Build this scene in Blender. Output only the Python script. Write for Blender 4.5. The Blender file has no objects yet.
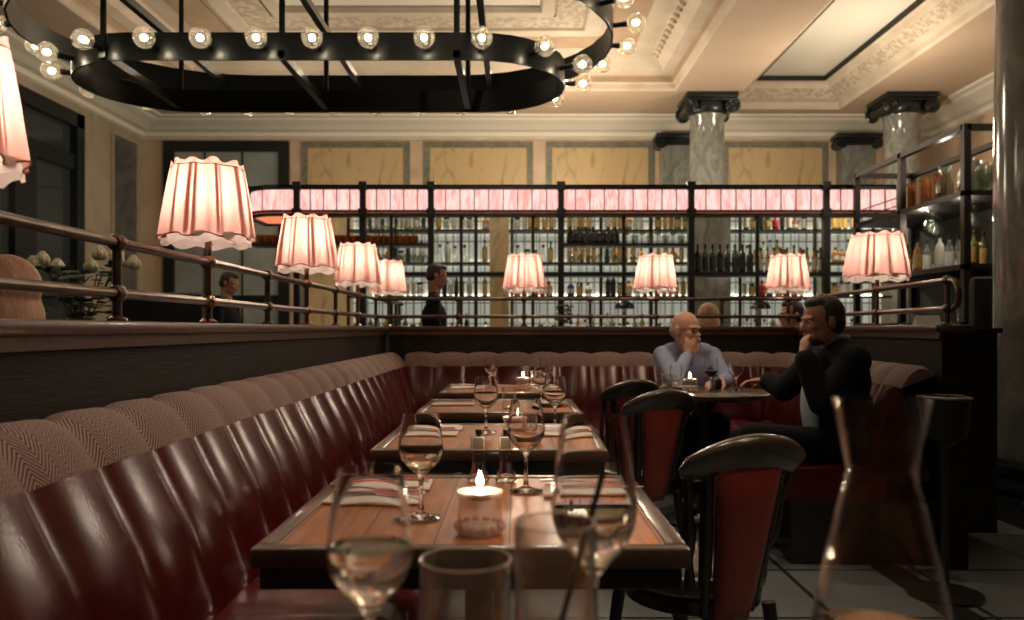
import bpy, bmesh, math, random
from mathutils import Vector, Matrix, Quaternion
random.seed(7)
PI = math.pi
S = bpy.context.scene
COL = S.collection
F = 800.0            # focal length in pixels of the 1024 px wide frame
CAMZ = 1.12

# ------------------------------------------------------------------ helpers
def V(*a): return Vector(a)

class MB:
    """collects geometry, builds ONE mesh object"""
    def __init__(s):
        s.v = []; s.f = []; s.m = []; s.uv = {}; s.cur = 0
    def mat(s, i): s.cur = i; return s
    def add(s, verts, faces, M=None, uvs=None):
        n = len(s.v)
        for v in verts:
            v = Vector(v)
            s.v.append(M @ v if M else v)
        for k, f in enumerate(faces):
            if uvs: s.uv[len(s.f)] = uvs[k]
            s.f.append([n + i for i in f]); s.m.append(s.cur)
        return s
    def box(s, lo, hi, M=None, bev=0.0):
        x0, y0, z0 = lo; x1, y1, z1 = hi
        if bev <= 0:
            vs = [(x0,y0,z0),(x1,y0,z0),(x1,y1,z0),(x0,y1,z0),(x0,y0,z1),(x1,y0,z1),(x1,y1,z1),(x0,y1,z1)]
            fs = [(0,3,2,1),(4,5,6,7),(0,1,5,4),(1,2,6,5),(2,3,7,6),(3,0,4,7)]
            return s.add(vs, fs, M)
        b = min(bev, (x1-x0)*.49, (y1-y0)*.49, (z1-z0)*.49)
        bm = bmesh.new()
        bmesh.ops.create_cube(bm, size=1)
        for v in bm.verts:
            v.co = Vector(((x0+x1)/2 + v.co.x*(x1-x0), (y0+y1)/2 + v.co.y*(y1-y0), (z0+z1)/2 + v.co.z*(z1-z0)))
        bmesh.ops.bevel(bm, geom=list(bm.edges), offset=b, segments=2, profile=.5, affect='EDGES')
        bm.verts.index_update()
        s.add([v.co.copy() for v in bm.verts], [[v.index for v in f.verts] for f in bm.faces], M)
        bm.free(); return s
    def lathe(s, prof, seg=24, M=None, mod=None):
        """prof: (r, z) pairs; closes on the axis where r is 0"""
        vs = []; idx = []
        for k, (r, z) in enumerate(prof):
            if r <= 1e-6:
                idx.append([len(vs)]); vs.append((0, 0, z))
            else:
                row = []
                for i in range(seg):
                    a = 2*PI*i/seg
                    rr, zz = (mod(r, z, a) if mod else (r, z))
                    row.append(len(vs)); vs.append((rr*math.cos(a), rr*math.sin(a), zz))
                idx.append(row)
        fs = []
        for a, b in zip(idx, idx[1:]):
            if len(a) == 1 and len(b) == 1: continue
            for i in range(seg):
                j = (i+1) % seg
                if len(a) == 1: fs.append((a[0], b[j], b[i]))
                elif len(b) == 1: fs.append((a[i], a[j], b[0]))
                else: fs.append((a[i], a[j], b[j], b[i]))
        return s.add(vs, fs, M)
    def cyl(s, c, r, h, seg=20, M=None):
        T = Matrix.Translation(Vector(c)); T = M @ T if M else T
        return s.lathe([(0,0),(r,0),(r,h),(0,h)], seg, T)
    def tube(s, pts, r, seg=8, rads=None, cap=True, flat=1.0):
        pts = [Vector(p) for p in pts]; vs = []; fs = []
        n = len(pts); prev = None
        for i, p in enumerate(pts):
            d = (pts[min(i+1, n-1)] - pts[max(i-1, 0)]).normalized()
            if prev is None:
                up = Vector((0,0,1)) if abs(d.z) < .9 else Vector((0,1,0))
                a = d.cross(up).normalized()
            else:
                a = (prev - d*prev.dot(d)).normalized()
            prev = a; b = d.cross(a).normalized()
            rr = rads[i] if rads else r
            for k in range(seg):
                t = 2*PI*k/seg
                vs.append(p + a*rr*math.cos(t) + b*rr*flat*math.sin(t))
        for i in range(n-1):
            for k in range(seg):
                j = (k+1) % seg
                fs.append((i*seg+k, i*seg+j, (i+1)*seg+j, (i+1)*seg+k))
        if cap:
            fs.append(tuple(range(seg))[::-1]); fs.append(tuple((n-1)*seg+k for k in range(seg)))
        return s.add(vs, fs)
    def capsule(s, p0, p1, r0, r1, seg=14):
        p0 = Vector(p0); p1 = Vector(p1); d = p1-p0; L = max(d.length, 1e-5)
        q = d.to_track_quat('Z', 'Y').to_matrix().to_4x4()
        prof = [(0, -r0)] + [(r0*math.cos(a), r0*math.sin(a)) for a in (-PI/3, -PI/6, 0)]
        prof += [(r1*math.cos(a), L + r1*math.sin(a)) for a in (0, PI/6, PI/3)] + [(0, L+r1)]
        return s.lathe(prof, seg, Matrix.Translation(p0) @ q)
    def ell(s, c, r, M=None, seg=20, rings=12):
        prof = [(math.sin(PI*k/rings), -math.cos(PI*k/rings)) for k in range(rings+1)]
        prof[0] = (0, -1); prof[-1] = (0, 1)
        T = Matrix.Translation(Vector(c)) @ (M.to_4x4() if M is not None else Matrix.Identity(4)) @ Matrix.Diagonal((*r, 1))
        return s.lathe(prof, seg, T)
    def prism(s, pts2, h, M=None):
        """polygon in local xy extruded h along z"""
        n = len(pts2)
        vs = [(x, y, 0) for x, y in pts2] + [(x, y, h) for x, y in pts2]
        fs = [tuple(range(n))[::-1], tuple(range(n, 2*n))] + [(i, (i+1) % n, n+(i+1) % n, n+i) for i in range(n)]
        return s.add(vs, fs, M)
    def ring(s, x0, y0, x1, y1, prof):
        """profile (inset, z) swept round a rectangle"""
        vs = []; fs = []
        for (i, z) in prof:
            vs += [(x0+i, y0+i, z), (x1-i, y0+i, z), (x1-i, y1-i, z), (x0+i, y1-i, z)]
        for k in range(len(prof)-1):
            for c in range(4):
                e = (c+1) % 4
                fs.append((k*4+c, k*4+e, (k+1)*4+e, (k+1)*4+c))
        return s.add(vs, fs)
    def mesh(s, name, mats, smooth=False, recalc=True):
        me = bpy.data.meshes.new(name)
        me.from_pydata(s.v, [], s.f)
        for m in (mats if isinstance(mats, (list, tuple)) else [mats]): me.materials.append(m)
        for p, mi in zip(me.polygons, s.m): p.material_index = mi
        if s.uv:
            ul = me.uv_layers.new(name='UVMap')
            for p in me.polygons:
                if p.index in s.uv:
                    for li, uv in zip(p.loop_indices, s.uv[p.index]): ul.data[li].uv = uv
        elif recalc:
            bm = bmesh.new(); bm.from_mesh(me)
            bmesh.ops.recalc_face_normals(bm, faces=bm.faces)
            bm.to_mesh(me); bm.free()
        if smooth:
            for p in me.polygons: p.use_smooth = True
            try: me.set_sharp_from_angle(angle=math.radians(smooth if smooth is not True else 40))
            except Exception: pass
        me.update(); return me
    def build(s, name, mats, parent=None, smooth=False, loc=None, rotz=None):
        o = bpy.data.objects.new(name, s.mesh(name, mats, smooth)); COL.objects.link(o)
        if parent: o.parent = parent
        if loc is not None: o.location = loc
        if rotz is not None: o.rotation_euler = (0, 0, rotz)
        return o

def tag(o, label=None, cat=None, group=None, kind=None):
    if label: o['label'] = label
    if cat: o['category'] = cat
    if group: o['group'] = group
    if kind: o['kind'] = kind
    return o
def thing(name, label, cat, loc=(0,0,0), rotz=0, group=None):
    o = bpy.data.objects.new(name, None); COL.objects.link(o)
    o.empty_display_size = .05
    o.location = loc; o.rotation_euler = (0, 0, rotz)
    return tag(o, label, cat, group)
def struct(o): o['kind'] = 'structure'; return o
KIDS = {}
def dup(root, loc, rotz=0, label=None, group=None, scale=None):
    def cp(o, par):
        c = o.copy(); COL.objects.link(c)
        if par is not None: c.parent = par
        for ch in list(o.children): cp(ch, c)
        return c
    r = cp(root, None)
    r.location = loc; r.rotation_euler = (0, 0, rotz)
    if scale: r.scale = (scale, scale, scale)
    if label: r['label'] = label
    if group: r['group'] = group
    return r
class Proto:
    """first use moves the original, later uses copy it"""
    def __init__(s, root): s.r = root; s.used = False
    def put(s, loc, rotz=0, label=None, group=None, scale=None):
        if not s.used:
            s.used = True; r = s.r
            r.location = loc; r.rotation_euler = (0, 0, rotz)
            if label: r['label'] = label
            if group: r['group'] = group
            if scale: r.scale = (scale,)*3
            return r
        r = dup(s.r, loc, rotz, label, group, scale)
        if not group and 'group' in r: del r['group']
        if not scale: r.scale = (1,1,1)
        return r

# ------------------------------------------------------------------ materials
def newmat(name):
    m = bpy.data.materials.new(name); m.use_nodes = True
    nt = m.node_tree; nt.nodes.clear()
    out = nt.nodes.new('ShaderNodeOutputMaterial')
    return m, nt, out
def nd(nt, t, **kw):
    n = nt.nodes.new(t)
    for k, v in kw.items():
        if k in n.inputs: n.inputs[k].default_value = v
        else: setattr(n, k, v)
    return n
def c4(c): return (*c, 1)
def pbr(name, col, rough=.5, metal=0, coat=0, noise=None, bump=0, bscale=60, spec=None, coords='Object', stretch=(1,1,1), trans=0, sheen=0):
    """noise = (colour2, scale, lo, hi): mottled mix of two colours"""
    m, nt, out = newmat(name)
    b = nd(nt, 'ShaderNodeBsdfPrincipled')
    b.inputs['Base Color'].default_value = c4(col); b.inputs['Roughness'].default_value = rough
    b.inputs['Metallic'].default_value = metal; b.inputs['Coat Weight'].default_value = coat
    b.inputs['Coat Roughness'].default_value = .12
    b.inputs['Transmission Weight'].default_value = trans
    b.inputs['Sheen Weight'].default_value = sheen
    if spec is not None: b.inputs['Specular IOR Level'].default_value = spec
    nt.links.new(b.outputs[0], out.inputs[0])
    if noise or bump:
        tc = nd(nt, 'ShaderNodeTexCoord'); mp = nd(nt, 'ShaderNodeMapping'); mp.inputs['Scale'].default_value = stretch
        nt.links.new(tc.outputs[coords], mp.inputs[0])
    if noise:
        n = nd(nt, 'ShaderNodeTexNoise'); n.inputs['Scale'].default_value = noise[1]; n.inputs['Detail'].default_value = 6
        r = nd(nt, 'ShaderNodeValToRGB'); r.color_ramp.elements[0].position = noise[2]; r.color_ramp.elements[1].position = noise[3]
        r.color_ramp.elements[0].color = c4(col); r.color_ramp.elements[1].color = c4(noise[0])
        nt.links.new(mp.outputs[0], n.inputs['Vector']); nt.links.new(n.outputs[0], r.inputs[0]); nt.links.new(r.outputs[0], b.inputs['Base Color'])
    if bump:
        n2 = nd(nt, 'ShaderNodeTexNoise'); n2.inputs['Scale'].default_value = bscale; n2.inputs['Detail'].default_value = 4
        bp = nd(nt, 'ShaderNodeBump'); bp.inputs['Strength'].default_value = bump; bp.inputs['Distance'].default_value = .01
        nt.links.new(mp.outputs[0], n2.inputs['Vector']); nt.links.new(n2.outputs[0], bp.inputs['Height']); nt.links.new(bp.outputs[0], b.inputs['Normal'])
    return m
def math_node(nt, op, a, b=None):
    n = nt.nodes.new('ShaderNodeMath'); n.operation = op
    for i, x in enumerate((a, b)):
        if x is None: continue
        if isinstance(x, (int, float)): n.inputs[i].default_value = x
        else: nt.links.new(x, n.inputs[i])
    return n.outputs[0]
def emit(name, col, st):
    m, nt, out = newmat(name)
    e = nd(nt, 'ShaderNodeEmission'); e.inputs[0].default_value = c4(col); e.inputs[1].default_value = st
    nt.links.new(e.outputs[0], out.inputs[0]); return m
def glass(name, col=(1,1,1), ior=1.45, rough=0.0):
    m, nt, out = newmat(name)
    g = nd(nt, 'ShaderNodeBsdfGlass'); g.inputs['Color'].default_value = c4(col); g.inputs['IOR'].default_value = ior; g.inputs['Roughness'].default_value = rough
    nt.links.new(g.outputs[0], out.inputs[0]); return m
def thinglass(name, col=(.95,.95,.95), gloss=(1,1,1), rough=.03, body=.0, bodycol=(.5,.5,.5), ior=1.5, pw=4.0):
    """thin sheet glass: transparent with a fresnel reflection"""
    m, nt, out = newmat(name)
    t = nd(nt, 'ShaderNodeBsdfTransparent'); t.inputs[0].default_value = c4(col)
    g = nd(nt, 'ShaderNodeBsdfGlossy'); g.inputs['Color'].default_value = c4(gloss); g.inputs['Roughness'].default_value = rough
    lw_ = nd(nt, 'ShaderNodeLayerWeight'); lw_.inputs[0].default_value = .5
    f0 = ((ior-1)/(ior+1))**2
    p5 = math_node(nt, 'POWER', lw_.outputs['Facing'], pw)
    fac = math_node(nt, 'ADD', math_node(nt, 'MULTIPLY', p5, 1-f0), f0)
    mx = nd(nt, 'ShaderNodeMixShader'); nt.links.new(fac, mx.inputs[0]); nt.links.new(t.outputs[0], mx.inputs[1]); nt.links.new(g.outputs[0], mx.inputs[2])
    last = mx
    if body:
        d = nd(nt, 'ShaderNodeBsdfDiffuse'); d.inputs[0].default_value = c4(bodycol)
        m2 = nd(nt, 'ShaderNodeMixShader'); m2.inputs[0].default_value = body
        nt.links.new(mx.outputs[0], m2.inputs[1]); nt.links.new(d.outputs[0], m2.inputs[2]); last = m2
    nt.links.new(last.outputs[0], out.inputs[0]); return m

M = {}
M['oak'] = pbr('dark_oak', (.020,.016,.010), .5, coat=.05, noise=((.06,.045,.027), 9, .35, .7), bump=.25, bscale=30, stretch=(1,1,9))
M['oak_h'] = pbr('dark_oak_horizontal', (.010,.010,.007), .6, coat=.0, spec=.15, noise=((.024,.020,.013), 9, .35, .7), bump=.2, bscale=30, stretch=(.6,.6,9))
M['ledge'] = pbr('walnut_ledge', (.06,.028,.016), .35, coat=.25, noise=((.10,.048,.026), 14, .3, .7), stretch=(4,.5,1))
M['leather'] = pbr('oxblood_leather', (.042,.0045,.0045), .20, coat=.0, spec=.26, noise=((.070,.008,.007), 5, .3, .7), bump=.05, bscale=140)
M['seatleather'] = pbr('seat_leather', (.07,.009,.012), .22, coat=.0, spec=.35, noise=((.10,.015,.018), 5, .3, .7), bump=.05, bscale=140)
for k_ in ('leather', 'seatleather'):
    [n for n in M[k_].node_tree.nodes if n.type == 'BSDF_PRINCIPLED'][0].inputs['IOR'].default_value = 1.36
    [n for n in M[k_].node_tree.nodes if n.type == 'BSDF_PRINCIPLED'][0].inputs['Specular IOR Level'].default_value = .5
M['chair_red'] = pbr('chair_red_leather', (.22,.032,.020), .36, coat=.15, noise=((.30,.055,.035), 8, .3, .7), bump=.12, bscale=120)
M['chair_dark'] = pbr('chair_black_leather', (.035,.026,.018), .25, coat=.5, noise=((.06,.042,.028), 10, .3, .7), bump=.1, bscale=60)
M['chair_wood'] = pbr('chair_black_wood', (.014,.011,.009), .35, coat=.3)
M['brass'] = pbr('aged_brass', (.33,.20,.13), .24, 1.0, noise=((.20,.12,.08), 20, .35, .7))
M['bronze'] = pbr('dark_bronze', (.17,.13,.10), .28, .9, noise=((.09,.068,.05), 14, .3, .7))
M['steel'] = pbr('steel_cutlery', (.6,.58,.54), .2, 1.0)
M['black_steel'] = pbr('blackened_steel', (.012,.016,.016), .33, .35, coat=.15)
M['black_flat'] = pbr('matt_black', (.008,.009,.009), .7)
M['bar_metal'] = pbr('bar_iron', (.022,.022,.018), .45, .4)
M['rack_metal'] = pbr('rack_bronze', (.030,.023,.016), .5, .4)
M['white_cloth'] = pbr('white_linen', (.72,.66,.60), .9, bump=.3, bscale=300)
M['stripe'] = pbr('red_stripe', (.55,.12,.10), .9)
M['porcelain'] = pbr('porcelain', (.62,.62,.55), .2, coat=.3)
M['wax'] = pbr('candle_wax', (.85,.72,.6), .5)
M['flame'] = emit('candle_flame', (1,.74,.48), 250)
M['bulb'] = emit('bulb_glow', (1,.72,.60), 90)
M['filament'] = emit('globe_filament', (1,.84,.62), 70)
M['ledstrip'] = emit('led_strip', (1,.95,.80), 7)
M['glass'] = glass('clear_glass', (1,1,1), 1.38)
M['water'] = glass('water', (1,.98,.92), 1.33)
M['wine_w'] = glass('pale_wine', (1,.95,.82), 1.33)
M['wine_r'] = pbr('red_wine', (.10,.004,.008), .05)
M['cocktail'] = glass('cocktail', (1,.90,.74), 1.33)
M['bulbglass'] = thinglass('bulb_glass', (.86,.83,.76), (1,.97,.9), .10, .10, (.7,.66,.58), ior=1.9)
M['candleglass'] = thinglass('candle_glass', (.98,.96,.94), (1,.92,.86), .12, .07, (1,.85,.75), ior=1.6)
M['pressed'] = thinglass('pressed_glass', (.97,.93,.90), (1,.92,.86), .15, .32, (1,.85,.76), ior=1.6)
M['carafe_glass'] = thinglass('carafe_glass', (.992,.992,.99), (1,1,1), .04, ior=1.3, pw=3.6)
M['thinware'] = thinglass('thin_glassware', (.985,.985,.98), (1,1,1), .06, .03, (.8,.78,.74), ior=1.6, pw=1.9)
M['shelfglass'] = thinglass('shelf_glassware', (.80,.83,.80), (1,1,.95), .08, .045, (.75,.76,.7), ior=1.6)
M['amberglass'] = thinglass('amber_glassware', (.75,.50,.28), (1,.85,.6), .1, .14, (.75,.42,.18), ior=1.6)
M['paneglass'] = thinglass('window_pane', (.38,.44,.44), (1,1,1), .05, .35, (.09,.105,.105))
M['skin1'] = pbr('skin_light', (.60,.32,.22), .5, noise=((.66,.36,.26), 12, .3, .7))
M['skin2'] = pbr('skin_tan', (.46,.24,.155), .55, noise=((.40,.20,.13), 12, .3, .7))
M['shirt'] = pbr('blue_shirt', (.25,.29,.42), .85, noise=((.29,.34,.48), 6, .3, .7), bump=.3, bscale=25)
M['shirt2'] = pbr('pale_blue_shirt', (.36,.44,.52), .85, bump=.2, bscale=30)
M['suit'] = pbr('black_suit', (.0045,.005,.007), .85, bump=.2, bscale=30, spec=.2)
M['trousers'] = pbr('dark_trousers', (.005,.005,.007), .85, spec=.2)
M['hair_dark'] = pbr('dark_hair', (.022,.013,.009), .5, bump=.6, bscale=90, noise=((.04,.025,.016), 60, .3, .7))
M['hair_grey'] = pbr('grey_hair', (.42,.36,.32), .7, bump=.4, bscale=90)
M['hair_blond'] = pbr('blond_hair', (.70,.46,.33), .6, bump=.8, bscale=60, noise=((.42,.26,.17), 30, .3, .7), stretch=(1,1,.15))
M['eye'] = pbr('eye_white', (.7,.66,.62), .3)
M['iris'] = pbr('eye_dark', (.03,.02,.015), .2)
M['soffit'] = pbr('soffit_plaster', (.56,.43,.31), .85, noise=((.50,.38,.27), 1.5, .3, .75))
M['cream_ceiling'] = pbr('cream_plaster', (.66,.58,.46), .85, noise=((.52,.43,.33), 2.5, .3, .75))
M['tan_plaster'] = pbr('tan_plaster', (.46,.33,.22), .85, noise=((.38,.27,.17), 3, .3, .7))
M['white_plaster'] = pbr('white_plaster', (.74,.70,.60), .8)
M['ornament'] = pbr('ornament_plaster', (.60,.52,.40), .8, noise=((.42,.34,.25), 14, .42, .58), bump=.8, bscale=16)
M['petal'] = pbr('white_petals', (.72,.66,.50), .8)
M['leaf'] = pbr('dark_leaves', (.025,.05,.02), .6)
M['tealight'] = pbr('aluminium_cup', (.75,.7,.62), .35, 1.0)
M['card'] = pbr('white_card', (.75,.73,.70), .7)
M['ochre'] = pbr('ochre_plaster', (.44,.33,.20), .85)

def marble(name, base, vein, scale, lo, hi, rough=.25, stretch=(1,1,1)):
    m, nt, out = newmat(name)
    b = nd(nt, 'ShaderNodeBsdfPrincipled'); b.inputs['Roughness'].default_value = rough
    tc = nd(nt, 'ShaderNodeTexCoord'); mp = nd(nt, 'ShaderNodeMapping'); mp.inputs['Scale'].default_value = stretch
    n1 = nd(nt, 'ShaderNodeTexNoise'); n1.inputs['Scale'].default_value = scale; n1.inputs['Detail'].default_value = 8; n1.inputs['Distortion'].default_value = 1.8
    r = nd(nt, 'ShaderNodeValToRGB'); e = r.color_ramp.elements
    e[0].position = lo; e[0].color = c4(base); e[1].position = hi; e[1].color = c4(vein)
    L = nt.links.new
    L(tc.outputs['Object'], mp.inputs[0]); L(mp.outputs[0], n1.inputs['Vector']); L(n1.outputs[0], r.inputs[0]); L(r.outputs[0], b.inputs['Base Color']); L(b.outputs[0], out.inputs[0])
    return m
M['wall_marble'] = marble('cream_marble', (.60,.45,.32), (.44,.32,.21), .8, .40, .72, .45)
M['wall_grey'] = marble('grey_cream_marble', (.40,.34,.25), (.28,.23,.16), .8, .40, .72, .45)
M['yellow_marble'] = marble('yellow_marble', (.52,.38,.20), (.26,.17,.07), 1.6, .50, .72, .4, (2.2,1,.7))
M['green_marble'] = marble('grey_green_marble', (.13,.135,.10), (.22,.21,.16), 6, .4, .65, .35)
M['column_marble'] = marble('column_marble', (.15,.16,.145), (.27,.27,.235), 2.2, .40, .65, .12, (2,2,1))
M['dark_marble'] = marble('dark_grey_marble', (.07,.075,.07), (.14,.14,.12), 1.5, .4, .65, .3)

def floor_mat():
    m, nt, out = newmat('stone_floor'); L = nt.links.new
    b = nd(nt, 'ShaderNodeBsdfPrincipled'); b.inputs['Roughness'].default_value = .35
    tc = nd(nt, 'ShaderNodeTexCoord')
    br = nd(nt, 'ShaderNodeTexBrick'); br.offset = 0.0
    br.inputs['Color1'].default_value = (.20,.22,.21,1); br.inputs['Color2'].default_value = (.16,.18,.175,1); br.inputs['Mortar'].default_value = (.025,.025,.025,1)
    br.inputs['Scale'].default_value = 1; br.inputs['Mortar Size'].default_value = .012; br.inputs['Brick Width'].default_value = .62; br.inputs['Row Height'].default_value = .62
    n = nd(nt, 'ShaderNodeTexNoise'); n.inputs['Scale'].default_value = 4; n.inputs['Detail'].default_value = 7
    mx = nd(nt, 'ShaderNodeMixRGB'); mx.blend_type = 'MULTIPLY'; mx.inputs[0].default_value = .55
    L(tc.outputs['Object'], br.inputs['Vector']); L(tc.outputs['Object'], n.inputs['Vector']); L(br.outputs[0], mx.inputs[1]); L(n.outputs[0], mx.inputs[2]); L(mx.outputs[0], b.inputs['Base Color']); L(b.outputs[0], out.inputs[0])
    return m
M['floor'] = floor_mat()
M['inlay'] = pbr('black_inlay', (.018,.018,.018), .3)

def herring_mat():
    m, nt, out = newmat('herringbone_tweed'); L = nt.links.new
    b = nd(nt, 'ShaderNodeBsdfPrincipled'); b.inputs['Roughness'].default_value = .9; b.inputs['Sheen Weight'].default_value = .1
    uv = nd(nt, 'ShaderNodeTexCoord'); sp = nd(nt, 'ShaderNodeSeparateXYZ'); L(uv.outputs['UV'], sp.inputs[0])
    u = sp.outputs[0]; v = sp.outputs[1]
    tri = math_node(nt, 'PINGPONG', u, .030)             # zigzag columns 3 cm wide
    s1 = math_node(nt, 'ADD', v, math_node(nt, 'MULTIPLY', tri, 1.25))
    w = math_node(nt, 'PINGPONG', s1, .0055)
    st = math_node(nt, 'GREATER_THAN', w, .00275)
    mx = nd(nt, 'ShaderNodeMixRGB'); L(st, mx.inputs[0])
    mx.inputs[1].default_value = (.32,.205,.165,1); mx.inputs[2].default_value = (.035,.026,.024,1)
    L(mx.outputs[0], b.inputs['Base Color']); L(b.outputs[0], out.inputs[0]); return m
M['tweed'] = herring_mat()

def fabric_shade(name, col, tr, em=0.0):
    m, nt, out = newmat(name); L = nt.links.new
    d = nd(nt, 'ShaderNodeBsdfDiffuse'); d.inputs[0].default_value = c4(col)
    t = nd(nt, 'ShaderNodeBsdfTranslucent'); t.inputs[0].default_value = c4(tr)
    n = nd(nt, 'ShaderNodeTexNoise'); n.inputs['Scale'].default_value = 260
    tc = nd(nt, 'ShaderNodeTexCoord'); L(tc.outputs['Object'], n.inputs['Vector'])
    mx = nd(nt, 'ShaderNodeMixShader'); mx.inputs[0].default_value = .62
    L(d.outputs[0], mx.inputs[1]); L(t.outputs[0], mx.inputs[2])
    L(mx.outputs[0], out.inputs[0]); return m
M['shade'] = fabric_shade('salmon_shade_cloth', (.86,.62,.55), (.97,.62,.52))
M['shade_trim'] = pbr('shade_seam', (.30,.10,.07), .8)
M['lining'] = fabric_shade('white_lining', (.9,.86,.8), (.95,.9,.82))

def canopy_glass_mat(name='canopy_pink_glass', st=1.0):
    m, nt, out = newmat(name); L = nt.links.new
    tc = nd(nt, 'ShaderNodeTexCoord'); mp = nd(nt, 'ShaderNodeMapping'); mp.inputs['Scale'].default_value = (6,6,1.2)
    n = nd(nt, 'ShaderNodeTexNoise'); n.inputs['Scale'].default_value = 3; n.inputs['Detail'].default_value = 6; n.inputs['Distortion'].default_value = 1.5
    r = nd(nt, 'ShaderNodeValToRGB'); r.color_ramp.elements[0].position = .35; r.color_ramp.elements[0].color = (1,.36,.31,1); r.color_ramp.elements[1].position = .62; r.color_ramp.elements[1].color = (1,.66,.60,1)
    e = nd(nt, 'ShaderNodeEmission'); e.inputs[1].default_value = st
    g = nd(nt, 'ShaderNodeBsdfGlossy'); g.inputs['Roughness'].default_value = .2
    mx = nd(nt, 'ShaderNodeMixShader'); mx.inputs[0].default_value = .05
    L(tc.outputs['Object'], mp.inputs[0]); L(mp.outputs[0], n.inputs['Vector']); L(n.outputs[0], r.inputs[0]); L(r.outputs[0], e.inputs[0])
    L(e.outputs[0], mx.inputs[1]); L(g.outputs[0], mx.inputs[2]); L(mx.outputs[0], out.inputs[0]); return m
M['canopy'] = canopy_glass_mat(st=1.2)
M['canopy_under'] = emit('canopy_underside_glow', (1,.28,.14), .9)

def tile_mat():
    m, nt, out = newmat('backlit_tile'); L = nt.links.new
    b = nd(nt, 'ShaderNodeBsdfPrincipled'); b.inputs['Roughness'].default_value = .4
    tc = nd(nt, 'ShaderNodeTexCoord'); mp = nd(nt, 'ShaderNodeMapping'); mp.inputs['Rotation'].default_value = (PI/2,0,0)
    br = nd(nt, 'ShaderNodeTexBrick'); br.offset = 0
    br.inputs['Color1'].default_value = (.72,.74,.62,1); br.inputs['Color2'].default_value = (.62,.64,.54,1); br.inputs['Mortar'].default_value = (.10,.10,.08,1)
    br.inputs['Scale'].default_value = 1; br.inputs['Mortar Size'].default_value = .008; br.inputs['Brick Width'].default_value = .115; br.inputs['Row Height'].default_value = .3
    L(tc.outputs['Object'], mp.inputs[0]); L(mp.outputs[0], br.inputs['Vector']); L(br.outputs[0], b.inputs['Base Color'])
    L(br.outputs[0], b.inputs['Emission Color']); b.inputs['Emission Strength'].default_value = .34
    L(b.outputs[0], out.inputs[0]); return m
M['tile'] = tile_mat()

def tabletop_mat():
    m, nt, out = newmat('varnished_planks'); L = nt.links.new
    b = nd(nt, 'ShaderNodeBsdfPrincipled'); b.inputs['Roughness'].default_value = .33; b.inputs['Coat Weight'].default_value = .12; b.inputs['Coat Roughness'].default_value = .12; b.inputs['Specular IOR Level'].default_value = .4
    tc = nd(nt, 'ShaderNodeTexCoord'); sp = nd(nt, 'ShaderNodeSeparateXYZ'); L(tc.outputs['Object'], sp.inputs[0])
    pl = math_node(nt, 'FLOOR', math_node(nt, 'DIVIDE', sp.outputs[0], .128))
    wn = nd(nt, 'ShaderNodeTexWhiteNoise'); wn.noise_dimensions = '1D'; L(pl, wn.inputs['W'])
    mp = nd(nt, 'ShaderNodeMapping'); mp.inputs['Scale'].default_value = (14,1.4,1); L(tc.outputs['Object'], mp.inputs[0])
    n = nd(nt, 'ShaderNodeTexNoise'); n.inputs['Scale'].default_value = 4; n.inputs['Detail'].default_value = 8; L(mp.outputs[0], n.inputs['Vector'])
    r = nd(nt, 'ShaderNodeValToRGB'); r.color_ramp.elements[0].color = (.34,.095,.02,1); r.color_ramp.elements[1].color = (.66,.25,.07,1)
    r.color_ramp.elements[0].position = .3; r.color_ramp.elements[1].position = .7
    L(n.outputs[0], r.inputs[0])
    mx = nd(nt, 'ShaderNodeMixRGB'); mx.blend_type = 'MULTIPLY'; mx.inputs[0].default_value = .4; L(r.outputs[0], mx.inputs[1]); L(wn.outputs['Value'], mx.inputs[2])
    gap = math_node(nt, 'PINGPONG', math_node(nt, 'ADD', sp.outputs[0], 0), .064)
    g2 = math_node(nt, 'GREATER_THAN', gap, .0625)
    m2 = nd(nt, 'ShaderNodeMixRGB'); L(g2, m2.inputs[0]); L(mx.outputs[0], m2.inputs[1]); m2.inputs[2].default_value = (.01,.006,.004,1)
    L(m2.outputs[0], b.inputs['Base Color']); L(b.outputs[0], out.inputs[0]); return m
M['planks'] = tabletop_mat()
M['edge'] = pbr('table_edge', (.055,.035,.022), .3, coat=.5, noise=((.10,.06,.035), 12, .3, .7))
M['apron'] = pbr('table_apron', (.012,.013,.012), .35, coat=.3)

# ------------------------------------------------------------------ the room shell
XL, XR, YF, YB, ZC = -7.0, 7.8, -4.0, 15.0, 4.99
struct(MB().box((XL-.2, YF-.2, -.1), (XR+.2, YB+.2, 0)).build('floor', M['floor']))
fl = MB()
for x0 in (1.67, -3.2): fl.box((x0, YF, -.001), (x0+.14, YB, .003))
struct(fl.build('trim_1', M['inlay']))
struct(MB().box((XL, YB, 0), (XR, YB+.2, 5.8)).build('wall_back', M['wall_marble']))
struct(MB().box((XR, YF, 0), (XR+.2, YB, 5.8)).build('wall_right', M['wall_marble']))
struct(MB().box((XL, YF-.2, 0), (XR, YF, 5.8)).build('wall_front', M['oak']))
wn_ = MB(); wn_.box((XR-.04, YF, 0), (XR, 10.5, 3.6)); wn_.box((XR-.07, YF, 3.6), (XR, 10.5, 3.68))  # dark panelling added out of view to cut the sheen on the leather
struct(wn_.build('unseen_panelling', M['oak']))
# left wall with a tall opening (Y 6.5 .. 12.9, up to z 3.5) and the shell round it
lw = MB()
lw.box((XL-.2, YF, 0), (XL, 6.4, 5.8)); lw.box((XL-.2, 12.9, 0), (XL, YB, 5.8)); lw.box((XL-.2, 6.4, 4.55), (XL, 12.9, 5.8))
struct(lw.build('wall_left', M['wall_grey']))
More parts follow.
